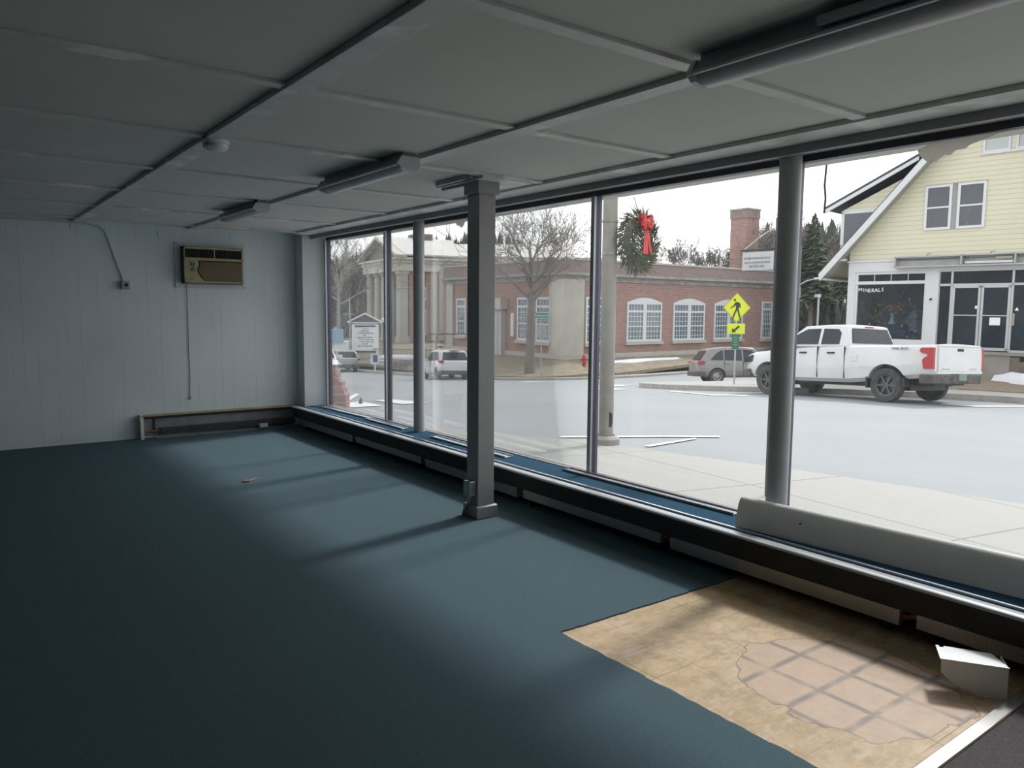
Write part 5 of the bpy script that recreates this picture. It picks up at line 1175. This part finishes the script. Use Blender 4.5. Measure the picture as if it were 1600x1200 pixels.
for k in range(2600):
    d = random.uniform(10,72)
    if 45 < d < 54: continue
    r_ = random.uniform(95,172) if d < 50 else random.uniform(64,125)
    x, y = r_*math.sin(R(d)), r_*math.cos(R(d)); z = hillz(r_, R(d)); h = random.uniform(2.2,4.6); w_ = h*random.uniform(.2,.34)
    if (d < 29 and r_ < 148 and random.random() < .8): continue
    if d > 50 and random.random() < .6: continue
    for j in range(4):
        z0 = z+h*(.12+.2*j); w2 = w_*(1-.2*j); ring = [(x+w2*random.uniform(.7,1.2)*math.cos(2*PI*q/7), y+w2*random.uniform(.7,1.2)*math.sin(2*PI*q/7), z0+random.uniform(-.25,.25)) for q in range(7)]
        tp_ = (x,y,z0+h*.42)
        for q in range(7): fm.poly([ring[q], ring[(q+1)%7], tp_])
tag(fm.build('pine_forest', M_needle_far, recalc=False), 'dark pine forest along the top of far hill', 'forest', kind='stuff')
for k in range(1500):
    d = random.uniform(14,31) if k < 1050 else random.uniform(54,68)
    r_ = random.uniform(92,165) if d < 40 else random.uniform(64,118)
    x, y = r_*math.sin(R(d)), r_*math.cos(R(d)); z = hillz(r_, R(d)); h = random.uniform(3,5.5) if d < 40 else random.uniform(2.5,4.5)
    tm_.tube([(x,y,z-.3),(x+random.gauss(0,.2),y+random.gauss(0,.2),z+h)], [.12,.03], 3, cap=False)
    for j in range(12):
        f_ = random.uniform(.35,.95); a = random.uniform(0,2*PI); l_ = h*.26*(1.15-f_)+.5; c0 = Vector((x,y,z+h*f_)); e = Vector((math.cos(a)*l_, math.sin(a)*l_, l_*random.uniform(.6,1.3)))
        s_ = Vector((-math.sin(a),math.cos(a),0))*.05; tm_.poly([tuple(c0-s_), tuple(c0+s_), tuple(c0+e)])
tag(tm_.build('bare_woods', M_scrub, recalc=False), 'grey brown bare woods covering the far slope', 'forest', kind='stuff')

# ------------------------------------------------------------------ sky, camera, colour
w = bpy.data.worlds.new('overcast'); SC.world = w; w.use_nodes = True; nt = w.node_tree
bg = nt.nodes['Background']
tc = nd(nt, 'ShaderNodeTexCoord'); s = nd(nt, 'ShaderNodeSeparateXYZ'); nt.links.new(tc.outputs['Generated'], s.inputs[0])
cl = noise(nt, mapping(nt, tc.outputs['Generated'], (1,1,2.5)), 2.2, 4)
c = mix(nt, ramp(nt, s.outputs[2], -.05, .6), (1.0,1.0,1.0), (.93,.965,1.0))
c = mix(nt, math_(nt, 'MULTIPLY', ramp(nt, cl, .4, .75), .25), c, (.80,.85,.92))
sd = nd(nt, 'ShaderNodeVectorMath'); sd.operation = 'DOT_PRODUCT'; nt.links.new(tc.outputs['Generated'], sd.inputs[0])
sd.inputs[1].default_value = (math.cos(R(46))*math.cos(R(10)), math.cos(R(46))*math.sin(R(10)), math.sin(R(46)))
ac = math_(nt, 'ARCCOSINE', math_(nt, 'MINIMUM', sd.outputs['Value'], 1.0))
gl = math_(nt, 'EXPONENT', math_(nt, 'MULTIPLY', math_(nt, 'POWER', math_(nt, 'DIVIDE', ac, R(14)), 2.0), -1.0))
vm = nd(nt, 'ShaderNodeVectorMath'); vm.operation = 'SCALE'; nt.links.new(c, vm.inputs[0]); nt.links.new(math_(nt, 'ADD', math_(nt, 'MULTIPLY', gl, 3.0), 1.0), vm.inputs['Scale'])
nt.links.new(vm.outputs[0], bg.inputs[0]); bg.inputs[1].default_value = 1.8

cam = bpy.data.cameras.new('camera'); co = bpy.data.objects.new('camera', cam); COL.objects.link(co)
cam.sensor_fit = 'HORIZONTAL'; cam.sensor_width = 36; cam.lens = 1188.6/1600*36; cam.clip_start = .05; cam.clip_end = 500
yaw, pit, rol = R(36.8118), R(5.6264), R(.4982)
fw = Vector((math.sin(yaw)*math.cos(pit), math.cos(yaw)*math.cos(pit), -math.sin(pit)))
r0 = Vector((math.cos(yaw), -math.sin(yaw), 0)); u0 = r0.cross(fw)
r2 = r0*math.cos(rol)+u0*math.sin(rol); u2 = -r0*math.sin(rol)+u0*math.cos(rol)
Mx = Matrix((r2, u2, -fw)).transposed().to_4x4(); Mx.translation = (0,0,1.5216)
co.matrix_world = Mx
SC.camera = co
vs = SC.view_settings; vs.view_transform = 'Standard'; vs.look = 'None'; vs.exposure = 0; vs.gamma = 1; vs.use_curve_mapping = False
SC.cycles.transparent_max_bounces = 24
SC.cycles.max_bounces = 14; SC.cycles.diffuse_bounces = 3

# hazy low sun beyond the street
sn = bpy.data.lights.new('hazy_sun', 'SUN'); sn.energy = 2.6; sn.angle = R(6.5); sn.color = (1.0,.985,.95)
so = bpy.data.objects.new('hazy_sun', sn); COL.objects.link(so); so.location = (30, 8, 30)
so.rotation_euler = Vector((-math.cos(R(44))*math.cos(R(10)), -math.cos(R(44))*math.sin(R(10)), -math.sin(R(44)))).to_track_quat('-Z','Y').to_euler()
